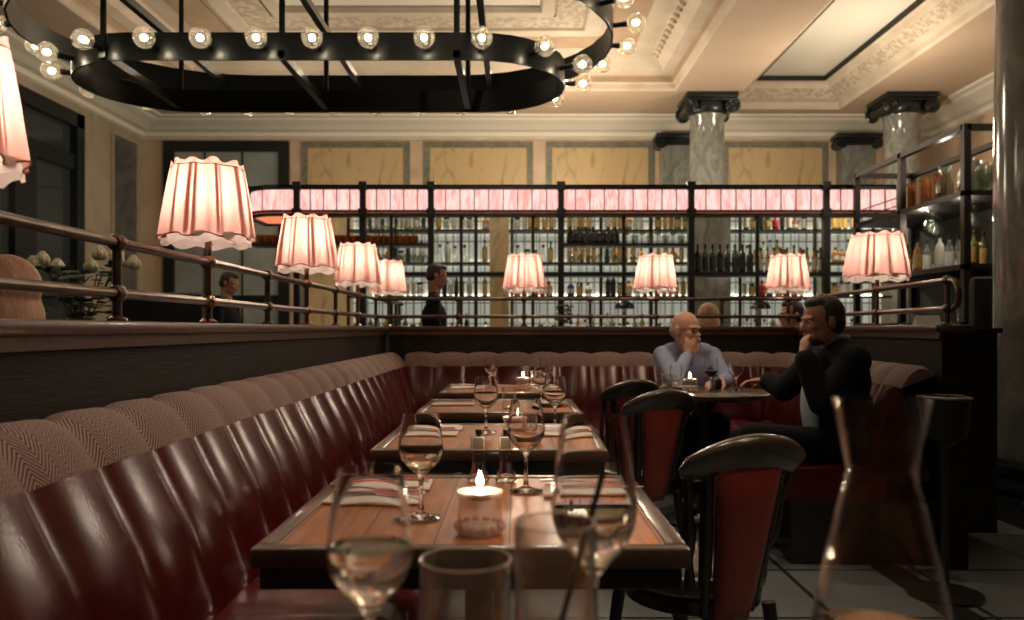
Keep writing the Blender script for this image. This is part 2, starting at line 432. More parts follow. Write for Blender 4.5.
# ceiling: soffit with two coffers
cx = [(-5.4, .5, 2.60, 13.0), (3.70, .5, 5.70, 14.1)]
PANEL = 5.45
ce = MB()
ys = YF; ce.mat(0)
ce.box((XL, YF, ZC), (XR, .5, ZC+.15)); ce.box((XL, .5, ZC), (-5.4, 15, ZC+.15)); ce.box((2.60, .5, ZC), (3.70, 15, ZC+.15))
ce.box((5.70, .5, ZC), (XR, 15, ZC+.15)); ce.box((-5.4, 13.0, ZC), (2.60, 15, ZC+.15)); ce.box((3.70, 14.1, ZC), (5.70, 15, ZC+.15))
ce.mat(1); ce.box((XL, YF, PANEL), (XR, YB, PANEL+.2))
struct(ce.build('ceiling', [M['soffit'], M['white_plaster']]))
# stepped plaster mouldings inside the coffers
c1 = MB()
x0, y0, x1, y1 = cx[0]
c1.mat(0).ring(x0, y0, x1, y1, [(0, ZC), (.02, ZC+.02), (.02, ZC+.10), (.07, ZC+.12)])
c1.mat(1).ring(x0, y0, x1, y1, [(.07, ZC+.12), (.07, ZC+.20), (.10, ZC+.22)])
c1.mat(0).ring(x0, y0, x1, y1, [(.10, ZC+.22), (.26, ZC+.25), (.30, ZC+.31)])
c1.mat(0).ring(x0, y0, x1, y1, [(.30, ZC+.31), (.34, ZC+.36), (.40, ZC+.40), (.46, PANEL-.004)])
c1.mat(0).ring(x0, y0, x1, y1, [(.46, PANEL-.004), (.8, PANEL-.01)])
c1.mat(1).ring(x0, y0, x1, y1, [(.8, PANEL-.01), (.8, PANEL-.05), (1.28, PANEL-.05), (1.28, PANEL-.02)])
c1.mat(0).ring(x0, y0, x1, y1, [(1.28, PANEL-.02), (1.40, PANEL-.09), (1.62, PANEL-.09), (1.66, PANEL-.02)])
c1.mat(2).ring(x0, y0, x1, y1, [(1.66, PANEL-.02), (1.66, PANEL-.06), (2.05, PANEL-.06), (2.05, PANEL-.02)])
c1.mat(0).ring(x0, y0, x1, y1, [(2.05, PANEL-.02), (2.1, PANEL-.08), (2.25, PANEL-.08), (2.28, PANEL-.01)])
struct(c1.build('trim_2', [M['cream_ceiling'], M['tan_plaster'], M['ornament']]))
# egg and dentil blocks along the coffer
d1 = MB()
def dent(x, y, z, sx, sy, sz): d1.box((x-sx/2, y-sy/2, z), (x+sx/2, y+sy/2, z+sz))
n = 42
for i in range(n):
    x = x0+.12 + (x1-x0-.24)*i/(n-1); dent(x, y1-.10, ZC+.225, .10, .10, .09)
for i in range(64):
    y = y0+.12 + (y1-y0-.24)*i/63; dent(x1-.10, y, ZC+.225, .10, .10, .09); 
for i in range(58):
    y = y0+.5 + (y1-y0-1)*i/57; d1.ell((x1-.42, y, PANEL-.06), (.055,.06,.05), seg=8, rings=5)
struct(d1.build('trim_3', M['cream_ceiling'], smooth=True))
c2 = MB(); x0, y0, x1, y1 = cx[1]
c2.mat(0).ring(x0, y0, x1, y1, [(0, ZC), (.03, ZC+.03), (.03, ZC+.12), (.14, ZC+.15)])
c2.mat(2).ring(x0, y0, x1, y1, [(.14, ZC+.15), (.30, ZC+.28)])
c2.mat(0).ring(x0, y0, x1, y1, [(.30, ZC+.28), (.34, ZC+.36), (.40, ZC+.38)])
c2.mat(1).ring(x0, y0, x1, y1, [(.40, ZC+.38), (.43, ZC+.38), (.43, PANEL)])
struct(c2.build('trim_4', [M['cream_ceiling'], M['black_flat'], M['ornament']]))
# cornices on the back and side walls
co = MB()
prof = [(0, 4.70), (.05, 4.72), (.07, 4.79), (.18, 4.81), (.30, 4.87), (.46, 4.92), (.50, 4.95), (.60, 4.96), (.62, 4.99), (0, 4.99)]
def cornice(mb, p0, p1, nrm):
    p0 = Vector(p0); p1 = Vector(p1); nrm = Vector(nrm); n = len(prof)
    vs = [p0 + nrm*a + V(0,0,z) for a, z in prof] + [p1 + nrm*a + V(0,0,z) for a, z in prof]
    mb.add(vs, [(i, i+1, n+i+1, n+i) for i in range(n-1)])
cornice(co, (XL,YB,0), (XR,YB,0), (0,-1,0)); cornice(co, (XL,YF,0), (XL,YB,0), (1,0,0)); cornice(co, (XR,YF,0), (XR,YB,0), (-1,0,0))
struct(co.build('trim_5', M['white_plaster']))
# lower frieze moulding, back wall + left wall
fz = MB(); fz.box((XL, YB-.05, 4.66), (XR, YB, 4.70));
struct(fz.build('trim_6', M['cream_ceiling']))
# marble panels on the back wall
def wx(px): return (px-516)*15/F
for i, (a, b) in enumerate([(302,410),(424,533),(546,654),(722,828)]):
    t = thing('marble_panel', ['yellow marble wall panel in grey border above the left rounded end of the bar canopy',
        'yellow marble wall panel in grey border, second from the left above the bar',
        'yellow marble wall panel in grey border nearest left of the tall columns',
        'yellow marble wall panel in grey border between the two tall columns'][i], 'wall panel', (wx((a+b)/2), YB, 2.9))
    w = (wx(b)-wx(a))/2; h0, h1 = -2.0, 1.73; e = .115
    fr = MB(); fr.box((-w, -.03, h0), (-w+e, 0, h1)); fr.box((w-e, -.03, h0), (w, 0, h1)); fr.box((-w+e, -.03, h1-e), (w-e, 0, h1)); fr.box((-w+e,-.03,h0),(w-e,0,h0+e))
    fr.build('border', M['green_marble'], t)
    MB().box((-w+e, -.015, h0+e), (w-e, 0, h1-e)).build('inset', M['yellow_marble'], t)
# narrow dark panel on the left wall
t = thing('marble_panel', 'narrow dark grey marble panel on the left wall beside the corner', 'wall panel', (XL, 14.3, 2.4))
MB().box((0, -.45, -2), (.03, .38, 2.1)).build('inset', M['dark_marble'], t)
fr = MB(); fr.box((0,-.5,-2.05),(.05,-.45,2.15)); fr.box((0,.38,-2.05),(.05,.43,2.15)); fr.box((0,-.45,2.1),(.05,.38,2.15)); fr.build('border', M['wall_grey'], t)
# tall window in the left wall
w1 = MB()
Y0, Y1, ZT = 6.4, 12.9, 4.55
w1.box((XL-.12, Y1-.22, 0), (XL+.05, Y1, ZT)); w1.box((XL-.12, Y0, 0), (XL+.05, Y0+.22, ZT)); w1.box((XL-.12, Y0, ZT-.22), (XL+.05, Y1, ZT))
w1.box((XL-.12, Y0, 3.64), (XL+.02, Y1, 3.88)); w1.box((XL-.12, 11.15, 0), (XL+.02, 11.65, 3.64)); w1.box((XL-.12, 9.0, 0), (XL+.02, 9.4, 3.64))
win1 = struct(w1.build('window_1', M['black_steel']))
MB().box((XL-.09, Y0, 0), (XL-.07, Y1, ZT)).build('pane', M['paneglass'], win1)
struct(MB().box((XL-1.2, Y0-1, 0), (XL-1.1, Y1+1.5, 5.2)).build('wall_beyond', M['dark_marble']))
# dark framed window in the back wall left of the bar
a, b = wx(165), wx(290); zt = 4.63
w2 = MB()
w2.box((a, YB-.08, 0), (a+.2, YB+.0, zt)); w2.box((b-.2, YB-.08, 0), (b, YB, zt)); w2.box((a+.2, YB-.08, zt-.2), (b-.2, YB, zt))
for xx in (a+.75, a+1.45): w2.box((xx, YB-.05, 0), (xx+.03, YB, zt-.2))
w2.box((a+.2, YB-.05, 3.75), (b-.2, YB, 3.79)); w2.box((a+.2, YB-.07, 1.55), (b-.2, YB, 1.75))
win2 = struct(w2.build('window_2', M['black_steel']))
pm = pbr('leaded_glass_lit', (.34,.37,.34), .35, noise=((.22,.25,.24), 1.2, .35, .65))
MB().box((a+.2, YB-.03, .1), (b-.2, YB-.02, zt-.2)).build('pane', pm, win2)

# ------------------------------------------------------------------ columns
def make_column():
    t = thing('marble_column', '', 'column')
    sh = MB(); pr = []
    H = 3.87+CAMZ
    pr = [(.0,.34),(.315,.34)] + [(.315-.035*(k/10)**2, .34+(4.62-.34)*k/10) for k in range(11)] + [(.30,4.64),(.30,4.70),(0,4.70)]
    sh.lathe(pr, 40).build('shaft', M['column_marble'], t, smooth=50)
    bs = MB(); bs.box((-.42,-.42,0),(.42,.42,.14)); bs.lathe([(0,.14),(.40,.14),(.42,.18),(.40,.22),(.35,.23),(.35,.27),(.37,.30),(.35,.34),(0,.34)], 40)
    bs.build('base', M['black_steel'], t, smooth=40)
    cp = MB()
    cp.lathe([(0,4.66),(.29,4.66),(.33,4.70),(.36,4.78),(.34,4.86),(0,4.86)], 36)
    for sx in (-1, 1):
        for sy in (-1, 1):
            # scroll: a spiral of tube with an eye, seen from front and back
            pts = []
            for k in range(26):
                a = k/25*2.2*2*PI; r = .125*(1-k/25*.75)
                pts.append((sx*(.33) + sx*r*math.sin(a)*1.0, sy*.34, 4.775 + r*math.cos(a)))
            cp.tube(pts, .026, 6)
        Mx = Matrix.Translation((sx*.33, -.35, 4.775)) @ Matrix.Rotation(-PI/2, 4, 'X')
        cp.lathe([(0,0),(.10,0),(.085,.2),(.075,.35),(.085,.5),(.10,.7),(0,.7)], 20, Mx)
    cp.box((-.39,-.37,4.86),(.39,.37,4.90), bev=.012); cp.box((-.42,-.40,4.90),(.42,.40,ZC-.002), bev=.012)
    cp.build('capital', M['black_steel'], t, smooth=35)
    return t
col = Proto(make_column())
col.put((3.20, 13.4, 0), 0, 'tall grey marble column with black scroll capital rising behind the middle of the bar')
col.put((6.46, 13.4, 0), 0, 'grey marble column with black scroll capital behind the tall glass rack on the right')
col.put((3.25, 4.85, 0), 0, 'nearest thick polished grey green marble column at the right edge')
def pilaster(x, label):
    t = thing('wall_pilaster', label, 'pilaster', (x, YB, 0))
    MB().box((-.3,-.28,.3),(.3,0,4.5)).build('shaft', M['column_marble'], t)
    cp = MB(); cp.box((-.42,-.42,4.62),(.42,0,4.70), bev=.01); cp.box((-.33,-.32,4.5),(.33,0,4.62))
    for sx in (-1,1):
        Mx = Matrix.Translation((sx*.33, -.36, 4.53)) @ Matrix.Rotation(-PI/2, 4, 'X')
        cp.lathe([(0,0),(.10,0),(.09,.3),(0,.3)], 18, Mx)
    cp.build('capital', M['black_steel'], t, smooth=35)
pilaster(2.98, 'grey pilaster with black capital on the back wall, half behind the middle column')
pilaster(6.3, 'grey pilaster with black capital on the back wall beside the right far column')
# small camera dome on the ceiling right
t = thing('security_camera', 'small black dome camera on the ceiling upper right', 'camera', (6.9, 11.2, ZC))
MB().lathe([(0,-.02),(.10,-.02),(.11,0),(0,0)], 20).build('mount', M['black_flat'], t)
MB().lathe([(0,-.11),(.04,-.10),(.075,-.065),(.085,-.02),(0,-.02)], 20).build('dome', M['black_steel'], t, smooth=True)

# ------------------------------------------------------------------ partitions, ledge
PL = -1.0                 # inner face of the left partition
PB = 6.10                 # inner face of the rear partition
RP0 = V(2.14, PB, 0); RP1 = V(1.98, 3.72, 0)     # inner face of the right partition
LEDGE = 1.14
def panel_box(mb, x0, x1, y0, y1, z0=0, z1=1.105): mb.box((x0, y0, z0), (x1, y1, z1))
def partition(name, label, p0, p1, nrm, th=.12):
    """low oak wall from p0 to p1; nrm points to the booth side"""
    p0 = Vector(p0); p1 = Vector(p1); d = (p1-p0); L = d.length; d.normalize()
    a = math.atan2(d.y, d.x)
    t = thing(name, label, 'partition', p0, a)
    s = 1 if Vector((-d.y, d.x, 0)).dot(Vector(nrm)) > 0 else -1
    w = MB(); y0, y1 = sorted((0, -s*th)); w.box((0, y0, 0), (L, y1, 1.105))
    w.build('panelling', M['oak_h'], t)
    r = MB(); ya, yb = sorted((s*.025, -s*(th+.03))); r.box((-.0, ya, 1.105), (L, yb, LEDGE), bev=.008)
    yc, yd = sorted((s*.012, 0)); r.box((0, yc, 1.075), (L, yd, 1.105))
    r.build('ledge', M['ledge'], t, smooth=30)
    return t
partition('low_partition', 'long dark oak partition behind the left banquette, running toward the bar', (PL, -.6, 0), (PL, 7.6, 0), (1,0,0))
partition('low_partition', 'dark oak partition behind the far banquette, in front of the bar', (PL+.03, PB, 0), (RP0.x, PB, 0), (0,-1,0))
partition('low_partition', 'short dark oak partition on the right beside the suited man', RP1, RP0, (-1,0,0))

# ------------------------------------------------------------------ rails
RZ1, RZ2 = 1.215, 1.35
def collar(mb, c, axis, r=.022, w=.03):
    q = Vector(axis).to_track_quat('Z', 'Y').to_matrix().to_4x4()
    mb.lathe([(0,-w/2),(r*.8,-w/2),(r,-w*.3),(r*1.1,0),(r,w*.3),(r*.8,w/2),(0,w/2)], 16, Matrix.Translation(Vector(c)) @ q)
def railing(label, p0, p1, posts, lamp_posts):
    p0 = Vector(p0); p1 = Vector(p1); d = (p1-p0).normalized()
    t = thing('brass_railing', label, 'railing', (p0.x, p0.y, LEDGE))
    for z in (RZ1, RZ2):
        MB().tube([V(0,0,z-LEDGE), p1-p0+V(0,0,z-LEDGE)], .0135, 14).build('rail', M['bronze'], t, smooth=True)
    for q in posts:
        m = MB(); c = d*q
        m.tube([c, c+V(0,0,RZ2-LEDGE+.012)], .012, 12)
        m.lathe([(0,0),(.026,0),(.026,.006),(.016,.014),(0,.014)], 16, Matrix.Translation(c))
        for z in (RZ1, RZ2): collar(m, c+V(0,0,z-LEDGE), d, .0225, .04); m.ell(c+V(0,0,z-LEDGE), (.021,.021,.021), seg=14, rings=8)
        m.build('post', M['bronze'], t, smooth=True)
    return t, d
RX = PL-.062
posts_left = [2.13, 3.42, 4.71, 6.06, 7.3]
lamps_left = [1.48, 2.76, 4.06, 5.36, 6.66]
railing('bronze double railing along the left partition, running toward the bar', (RX, -.5, 0), (RX, 7.5, 0), [y+.5 for y in posts_left+[.8]], [])
RY = PB+.06
railing('bronze double railing in front of the lit bar shelves', (RX, RY, 0), (RP0.x+.06, RY, 0), [ (px-516)*RY/F - RX for px in (458, 590, 722)], [])
o_ = (RP0-RP1).normalized(); nr = V(o_.y, -o_.x, 0)
RR1 = RP1 + nr*.06 + o_*.05; RR0 = RP0 + nr*.06
tr, _ = railing('bronze double railing rising to the right beside the suited man', RR1, RR0, [0.03, 1.9], [])
m = MB(); k0 = V(0,0,RZ2-LEDGE)
m.tube([k0+(-o_)*(.0), k0-o_*.04+V(0,0,-.005), k0-o_*.075+V(0,0,-.03), k0-o_*.09+V(0,0,-.07), k0-o_*.075+V(0,0,-.115), k0-o_*.03+V(0,0,-.135)], .0135, 12)
m.build('end_curl', M['bronze'], tr, smooth=True)

# ------------------------------------------------------------------ pleated lamps
def pleat(n, amp, ph=0.0):
    def f(r, z, a):
        k = max(0, min(1, (1.70-z)/.28))
        w = math.sin(n*a+ph) + .35*math.sin(2*n*a+1.3) + .3*math.sin((n-3)*a+.5)
        return r*(1+amp*(.45+.75*k)*w), z + (.010*math.sin(n*a+ph+.6) if (k > .97) else (.012*math.sin(n*a+ph+.3) if k < .05 else 0))
    return f
def make_lamp(n=11, ph=0.0, rs=1.0, z0=1.432, z1=1.687, amp=.062):
    t = thing('table_lamp', '', 'lamp')
    m = MB()
    m.tube([V(0,0,LEDGE), V(0,0,(z0+z1)/2-.02)], .0115, 12)
    m.lathe([(0,LEDGE),(.03,LEDGE),(.03,LEDGE+.006),(.018,LEDGE+.016),(0,LEDGE+.016)], 18)
    for z in (RZ1, RZ2): m.lathe([(0,z-.02),(.019,z-.02),(.024,z-.01),(.026,z),(.024,z+.01),(.019,z+.02),(0,z+.02)], 18)
    m.build('stem', M['brass'], t, smooth=True)
    sh = MB()
    N = 132
    T = lambda q: z0+(z1-z0)*q
    def plm(nn, am, p):
        def f(r, z, a):
            k = (z1-z)/(z1-z0); w = math.sin(nn*a+p+.35*math.sin(2*a)) ; w = math.copysign(abs(w)**.7, w) + .35*math.sin((nn-3)*a+.5)
            return r*(1+am*(.6+.6*k)*w), z + (.007*math.sin((nn-1)*a+p) if k > .96 else (.006*w if k < .04 else 0))
        return f
    prof = [(.122*rs,T(1)),(.1225*rs,T(.965)),(.126*rs,T(.93)),(.134*rs,T(.76)),(.143*rs,T(.54)),(.151*rs,T(.30)),(.159*rs,T(.06)),(.160*rs,T(0))]
    sh.lathe(prof, N, mod=plm(n, amp, ph))
    sh.build('lamp_shade', M['shade'], t, smooth=80)
    sm = MB(); f = plm(n, amp, ph); pts = []; pts2 = []
    for i in range(N+1):
        a = 2*PI*i/N
        r, z = f(.1605*rs, z0, a); pts.append((r*math.cos(a), r*math.sin(a), z))
    sm.tube(pts, .0022, 5, cap=False)
    for i in range(N+1):
        a = 2*PI*i/N
        r, z = f(.1250*rs, T(.93), a); pts2.append((r*math.cos(a), r*math.sin(a), T(.93)))
    s2 = MB(); s2.tube(pts2, .0020, 5, cap=False); s2.build('drawstring', M['shade_trim'], t, smooth=True)
    sm.build('seam_cord', M['shade_trim'], t, smooth=True)
    li = MB(); li.lathe([(.150*rs,T(.045)),(.152*rs,z0-.008),(.153*rs,z0-.022)], 99, mod=plm(n-1, .04, ph+1))
    li.build('shade_lining', M['lining'], t, smooth=80)
    fo = MB(); f = plm(n, amp, ph)
    for j in range(n*2):
        ac = 2*PI*j/(n*2) + .11*math.sin(j*2.7+ph); wd = (.050, .028)[j % 2]*(1+.3*math.sin(j*1.9)); vs = []
        for q, rr_ in ((.03,.159),(.30,.151),(.54,.143),(.76,.134),(.92,.127)):
            for da in (-wd, 0, wd):
                r, z = f(rr_*rs, T(q), ac+da); r -= .003
                vs.append((r*math.cos(ac+da), r*math.sin(ac+da), T(q)))
        fo.add(vs, [(3*i_+k_, 3*i_+k_+1, 3*i_+k_+4, 3*i_+k_+3) for i_ in range(4) for k_ in (0,1)])
    fo.build('pleat_folds', M['shade'], t)
    bu = MB(); bu.ell((0,0,(z0+z1)/2+.01), (.026,.026,.034), seg=14, rings=8); bu.build('bulb', M['bulb'], t, smooth=True)
    return t
lampA = Proto(make_lamp(10, 0.0)); lampB = Proto(make_lamp(9, 1.7)); lampC = Proto(make_lamp(10, .6, .93)); lampD = Proto(make_lamp(9, 2.1, .93)); lampE = Proto(make_lamp(10, 2.1, .84, 1.43, 1.665))
LT = ['salmon pleated lamp cut by the upper left edge, nearest lamp on the left railing',
      'large salmon pleated lamp on the left railing in front of the dark window frame',
      'salmon pleated lamp on the left railing under the rounded end of the canopy',
      'salmon pleated lamp on the left railing overlapping a smaller lamp behind it',
      'smallest pleated lamp at the far end of the left railing, left of the waiter']
for i, y in enumerate(lamps_left):
    (lampE if i == 0 else (lampC if i % 2 else lampD)).put((RX, y, 0), i*1.1+.3, LT[i], 'pleated lamps on the left railing')
BT = ['salmon pleated lamp on the rear railing above the far dining tables',
      'salmon pleated lamp on the rear railing above and left of the bald man',
      'salmon pleated lamp on the rear railing just left of the suited man\'s head']
for i, px in enumerate((524, 656, 788)):
    (lampB if i % 2 else lampA).put(((px-516)*RY/F, RY, 0), i*.9, BT[i], 'pleated lamps on the rear railing')
yl = 4.66; k = (yl-RR1.y)/(RR0.y-RR1.y); xl = RR1.x+(RR0.x-RR1.x)*k
lr = Proto(make_lamp(10, 1.0, 1.08, 1.425, 1.672)).put((xl, yl, 0), .8, 'salmon pleated lamp on the right railing in front of the glass rack')
lr.location.z = 0

# ------------------------------------------------------------------ banquettes
def banquette(name, label, path, seat_from=0, seat_to=1, pitch=.235, crest=.93, seatd=.50, skip_seat=False):
    """path: list of (point, inward normal) samples along the partition face; swept profile with upholstered channels"""
    pts = [Vector(p) for p, n in path]; nrm = [Vector(n).normalized() for p, n in path]
    s = [0]
    for a, b in zip(pts, pts[1:]): s.append(s[-1] + (b-a).length)
    L = s[-1]; nch = max(1, round(L/pitch)); pt = L/nch
    per = 10; N = nch*per
    def at(u):
        for i in range(len(s)-1):
            if u <= s[i+1]+1e-9:
                k = (u-s[i])/max(1e-9, s[i+1]-s[i]); return pts[i].lerp(pts[i+1], k), nrm[i].lerp(nrm[i+1], k).normalized()
        return pts[-1], nrm[-1]
    t = thing(name, label, 'banquette', pts[0])
    def sweep(prof, bulge, mat, pname, ka=0, kb=1):
        mb = MB(); vs = []; n = len(prof); i0 = int(round(nch*ka))*per; N = int(round(nch*kb))*per - i0
        # profile normals
        pn = []
        for i in range(n):
            a = Vector(prof[max(0, i-1)]); b = Vector(prof[min(n-1, i+1)]); d = (b-a).normalized(); pn.append(Vector((d.y, -d.x)))
        arc = [0]
        for a, b in zip(prof, prof[1:]): arc.append(arc[-1] + math.hypot(b[0]-a[0], b[1]-a[1]))
        us = []
        for i in range(N+1):
            u = L*(i+i0)/(nch*per); ph = (i % per)/per
            bf = (1-abs(2*ph-1)**2.6) if i % per else 0.0
            P, Nn = at(u); us.append(u)
            for j, (o, z) in enumerate(prof):
                e = bulge*bf
                vs.append(P - pts[0] + Nn*(o + pn[j].x*e) + V(0,0,z + pn[j].y*e))
        fs = []; uvs = []
        for i in range(N):
            for j in range(n-1):
                fs.append((i*n+j, i*n+j+1, (i+1)*n+j+1, (i+1)*n+j))
                uvs.append([(us[i], arc[j]), (us[i], arc[j+1]), (us[i+1], arc[j+1]), (us[i+1], arc[j])])
        # end caps
        fs.append(tuple(range(n))); uvs.append([(0, arc[j]) for j in range(n)])
        fs.append(tuple(N*n+j for j in range(n))[::-1]); uvs.append([(0, arc[j]) for j in range(n)][::-1])
        mb.add(vs, fs, None, uvs)
        return mb.build(pname, mat, t, smooth=60)
    sweep([(.02,.40),(.31,.40),(.30,.50),(.265,.60),(.225,.70),(.185,.78),(.157,.838)], .018, M['leather'], 'backrest')
    sweep([(.157,.838),(.145,.862),(.125,.893),(.10,crest-.012),(.07,crest),(.035,crest-.004),(.005,crest-.03)], .018, M['tweed'], 'headroll')
    if not skip_seat:
        a = .23; b = .23+seatd
        sweep([(a,.30),(b-.01,.30),(b+.012,.33),(b+.018,.39),(b,.435),(b-.04,.452),(b-.2,.455),(a,.452)], .014, M['seatleather'], 'seat', seat_from, seat_to)
        sweep([(.0,.0),(b-.03,.0),(b-.03,.30),(a,.30),(0.0,.30)], .0, M['chair_wood'], 'plinth', seat_from, seat_to)
    return t
# left run, along Y
banquette('banquette_bench', 'long oxblood leather banquette with herringbone head roll along the left wall',
          [((PL, .2, 0), (1,0,0)), ((PL, 6.08, 0), (1,0,0))], 0, .96)
# far run with rounded right corner, then the short right run
path = [((PL+.17, PB, 0), (0,-1,0)), ((1.75, PB, 0), (0,-1,0))]
for k in range(1, 7):
    a = k/6*PI/2
    cxp, cyp = RP0.x-.40, PB-.40
    path.append(((cxp+.40*math.sin(a)-.002, cyp+.40*math.cos(a), 0), (-math.sin(a), -math.cos(a), 0)))
path.append(((RP1.x+.002, RP1.y+.06, 0), (-1, .05, 0)))
banquette('banquette_bench', 'oxblood leather banquette with tweed head roll under the bar partition, curving round right',
          path, .14, 1, seatd=.47)

# ------------------------------------------------------------------ tables
TX0, TX1 = -.437, .287
def make_table():
    t = thing('dining_table', '', 'table')
    w = (TX1-TX0)/2; d = .335; e = .035
    MB().box((-w+e, -d+e, .735), (w-e, d-e, .757)).build('plank_inset', M['planks'], t)
    fr = MB()
    fr.box((-w,-d,.725),(w,-d+e,.760), bev=.006); fr.box((-w,d-e,.725),(w,d,.760), bev=.006)
    fr.box((-w,-d+e,.725),(-w+e,d-e,.760), bev=.006); fr.box((w-e,-d+e,.725),(w,d-e,.760), bev=.006)
    fr.build('top_frame', M['edge'], t, smooth=30)
    ap = MB(); ap.box((-w+.012,-d+.012,.688),(w-.012,d-.012,.724), bev=.004); ap.build('apron', M['apron'], t)
    MB().lathe([(0,.06),(.06,.06),(.035,.10),(.03,.2),(.03,.6),(.05,.688),(0,.688)], 20).build('pedestal', M['chair_wood'], t, smooth=40)
    b = MB(); b.box((-.27,-.04,.0),(.27,.04,.035), bev=.008); b.box((-.04,-.22,.0),(.04,.22,.0349), bev=.008); b.lathe([(0,.03),(.10,.03),(.07,.06),(0,.06)], 20)
    b.build('foot', M['chair_wood'], t, smooth=40)
    return t
tab = Proto(make_table())
TY = [1.645, 2.72, 3.79, 4.86]; TXC = (TX0+TX1)/2
TL = ['nearest dining table with orange brown plank top and dark frame edge', 'second dining table from the front, behind the two square-tagged bottles',
      'third dining table from the front, between the second table and the farthest', 'farthest small dining table close to the rear banquette']
for i, y in enumerate(TY): tab.put((TXC, y, 0), 0, TL[i], 'dining tables along the left banquette')
TZ = .760
# near table that carries the closest glasses: only its far edge could come near the frame
t = dup(tab.r, (.16, .60, 0), 0, 'own dining table just below the frame carrying the nearest glasses and carafe'); t.scale = (1.35,1,1)
if 'group' in t: del t['group']

# ------------------------------------------------------------------ chairs
def make_chair():
    t = thing('tub_dining_chair', '', 'chair')
    # local: front is +x, back at -x
    st = MB(); st.lathe([(0,.40),(.19,.40),(.205,.415),(.21,.44),(.195,.462),(.15,.47),(0,.472)], 32, Matrix.Diagonal((1,.98,1,1)))
    st.build('seat', M['chair_dark'], t, smooth=50)
    sr = MB(); sr.lathe([(0,.36),(.19,.36),(.195,.40),(0,.40)], 32); sr.build('seat_rail', M['chair_wood'], t, smooth=40)
    # wrap-around crest
    cr = MB(); R = .262; pts = []; n = 25; prof = []
    A = math.radians(41)
    rows = []
    for i in range(n):
        a = -A + 2*A*i/(n-1); k = abs(a)/A
        x = -R*math.cos(a)*1.0 - .01; y = R*math.sin(a)
        h = .056*(1-.40*k**2); th = .044*(1-.25*k); zc = .800 - .050*k**2 
        if i in (0, n-1): h *= .55; th *= .55
        lean = .03
        row = []
        for q in range(14):
            b = 2*PI*q/14
            dr = th*math.copysign(abs(math.cos(b))**.8, math.cos(b)); dz = h*math.copysign(abs(math.sin(b))**.8, math.sin(b))
            rr = dr + lean*dz/h
            row.append((x - rr*math.cos(a), y + rr*math.sin(a), zc+dz))
        rows.append(row)
    vs = [p for r in rows for p in r]; fs = []
    for i in range(n-1):
        for q in range(14): fs.append((i*14+q, i*14+(q+1) % 14, (i+1)*14+(q+1) % 14, (i+1)*14+q))
    fs.append(tuple(range(14))); fs.append(tuple((n-1)*14+q for q in range(14))[::-1])
    cr.add(vs, fs); cr.build('crest_rail', M['chair_dark'], t, smooth=60)
    # upholstered back pad, narrower at the seat
    pd = MB(); rows = []; nz = 12; ny = 12
    for side in (0, 1):
        for j in range(nz+1):
            k = j/nz; z = .34 + .43*k; hw = math.radians(18+4*k)
            for i in range(ny+1):
                a = -hw + 2*hw*i/ny; e = (1-abs(2*i/ny-1)**4)*(1-abs(2*k-1)**6)
                R0 = .165+.095*k + (.018 if side else -.006) + (.020*e if side else -.022*e)
                rows.append((-R0*math.cos(a)-.01, R0*math.sin(a), z))
    fs = []; off = (nz+1)*(ny+1)
    for j in range(nz):
        for i in range(ny):
            q = j*(ny+1)+i; fs.append((q, q+1, q+ny+2, q+ny+1)); fs.append((off+q, off+q+ny+1, off+q+ny+2, off+q+1))
    for j in range(nz):
        for i in (0, ny):
            q = j*(ny+1)+i; fs.append((q, q+ny+1, off+q+ny+1, off+q))
    for i in range(ny):
        fs.append((i, i+1, off+i+1, off+i)); q = nz*(ny+1)+i; fs.append((q, q+1, off+q+1, off+q))
    pd.add(rows, fs); pad = pd.build('back_pad', M['chair_red'], t, smooth=60)
    na = MB()
    for sgn in (-1, 1):
        for j in range(22):
            k = (j+.5)/22; z = .36+.39*k; hw = math.radians(18+4*k)-.03; R0 = .165+.095*k+.021
            na.ell((-R0*math.cos(hw)-.008, sgn*R0*math.sin(hw), z), (.0045,.0045,.0045), seg=6, rings=4)
    na.build('nail_trim', M['brass'], pad, smooth=True)
    # side frame boards hugging the pad
    for sgn in (-1, 1):
        sp = MB(); pts = []; rads = []
        for j in range(9):
            k = j/8; z = .36+.40*k; a = sgn*math.radians(25+1*k); R0 = .17+.09*k
            pts.append((-R0*math.cos(a)-.01, R0*math.sin(a), z)); rads.append(.015+.004*math.sin(k*PI))
        sp.tube(pts, .016, 10, rads); sp.build('back_stile', M['chair_wood'], t, smooth=True)
        s2 = MB(); pts = []; rads = []
        rr = [.011,.016,.012,.010,.017,.020,.017,.010,.012,.016,.011]
        for j in range(11):
            k = j/10; z = .42+.335*k; a = sgn*math.radians(37); R0 = .18+.085*k
            pts.append((-R0*math.cos(a)-.01, R0*math.sin(a), z)); rads.append(rr[j])
        s2.tube(pts, .012, 10, rads); s2.build('arm_spindle', M['chair_wood'], t, smooth=True)
    for (x, y) in ((.15,.15),(.15,-.15),(-.16,.14),(-.16,-.14)):
        l = MB(); l.tube([(x,y,.37),(x*1.1,y*1.1,.22),(x*1.28,y*1.25,0)], .018, 10, [.020,.018,.012]); l.build('leg', M['chair_wood'], t, smooth=True)
    st = MB(); st.tube([(.165,-.165,.17),(.165,.165,.17)], .009, 8); st.tube([(-.175,-.155,.17),(-.175,.155,.17)], .009, 8); st.tube([(-.175,0,.17),(.165,0,.17)], .009, 8)
    st.build('stretcher', M['chair_wood'], t, smooth=True)
    return t
ch = Proto(make_chair())
ch.put((.506, 2.30, 0), math.radians(111), 'nearest tub chair with dark curved top rail and red leather back pad')
ch.put((.554, 3.80, 0), math.radians(112), 'tub chair with red pad at the third table, left of the round table', 'tub chairs along the right of the tables')
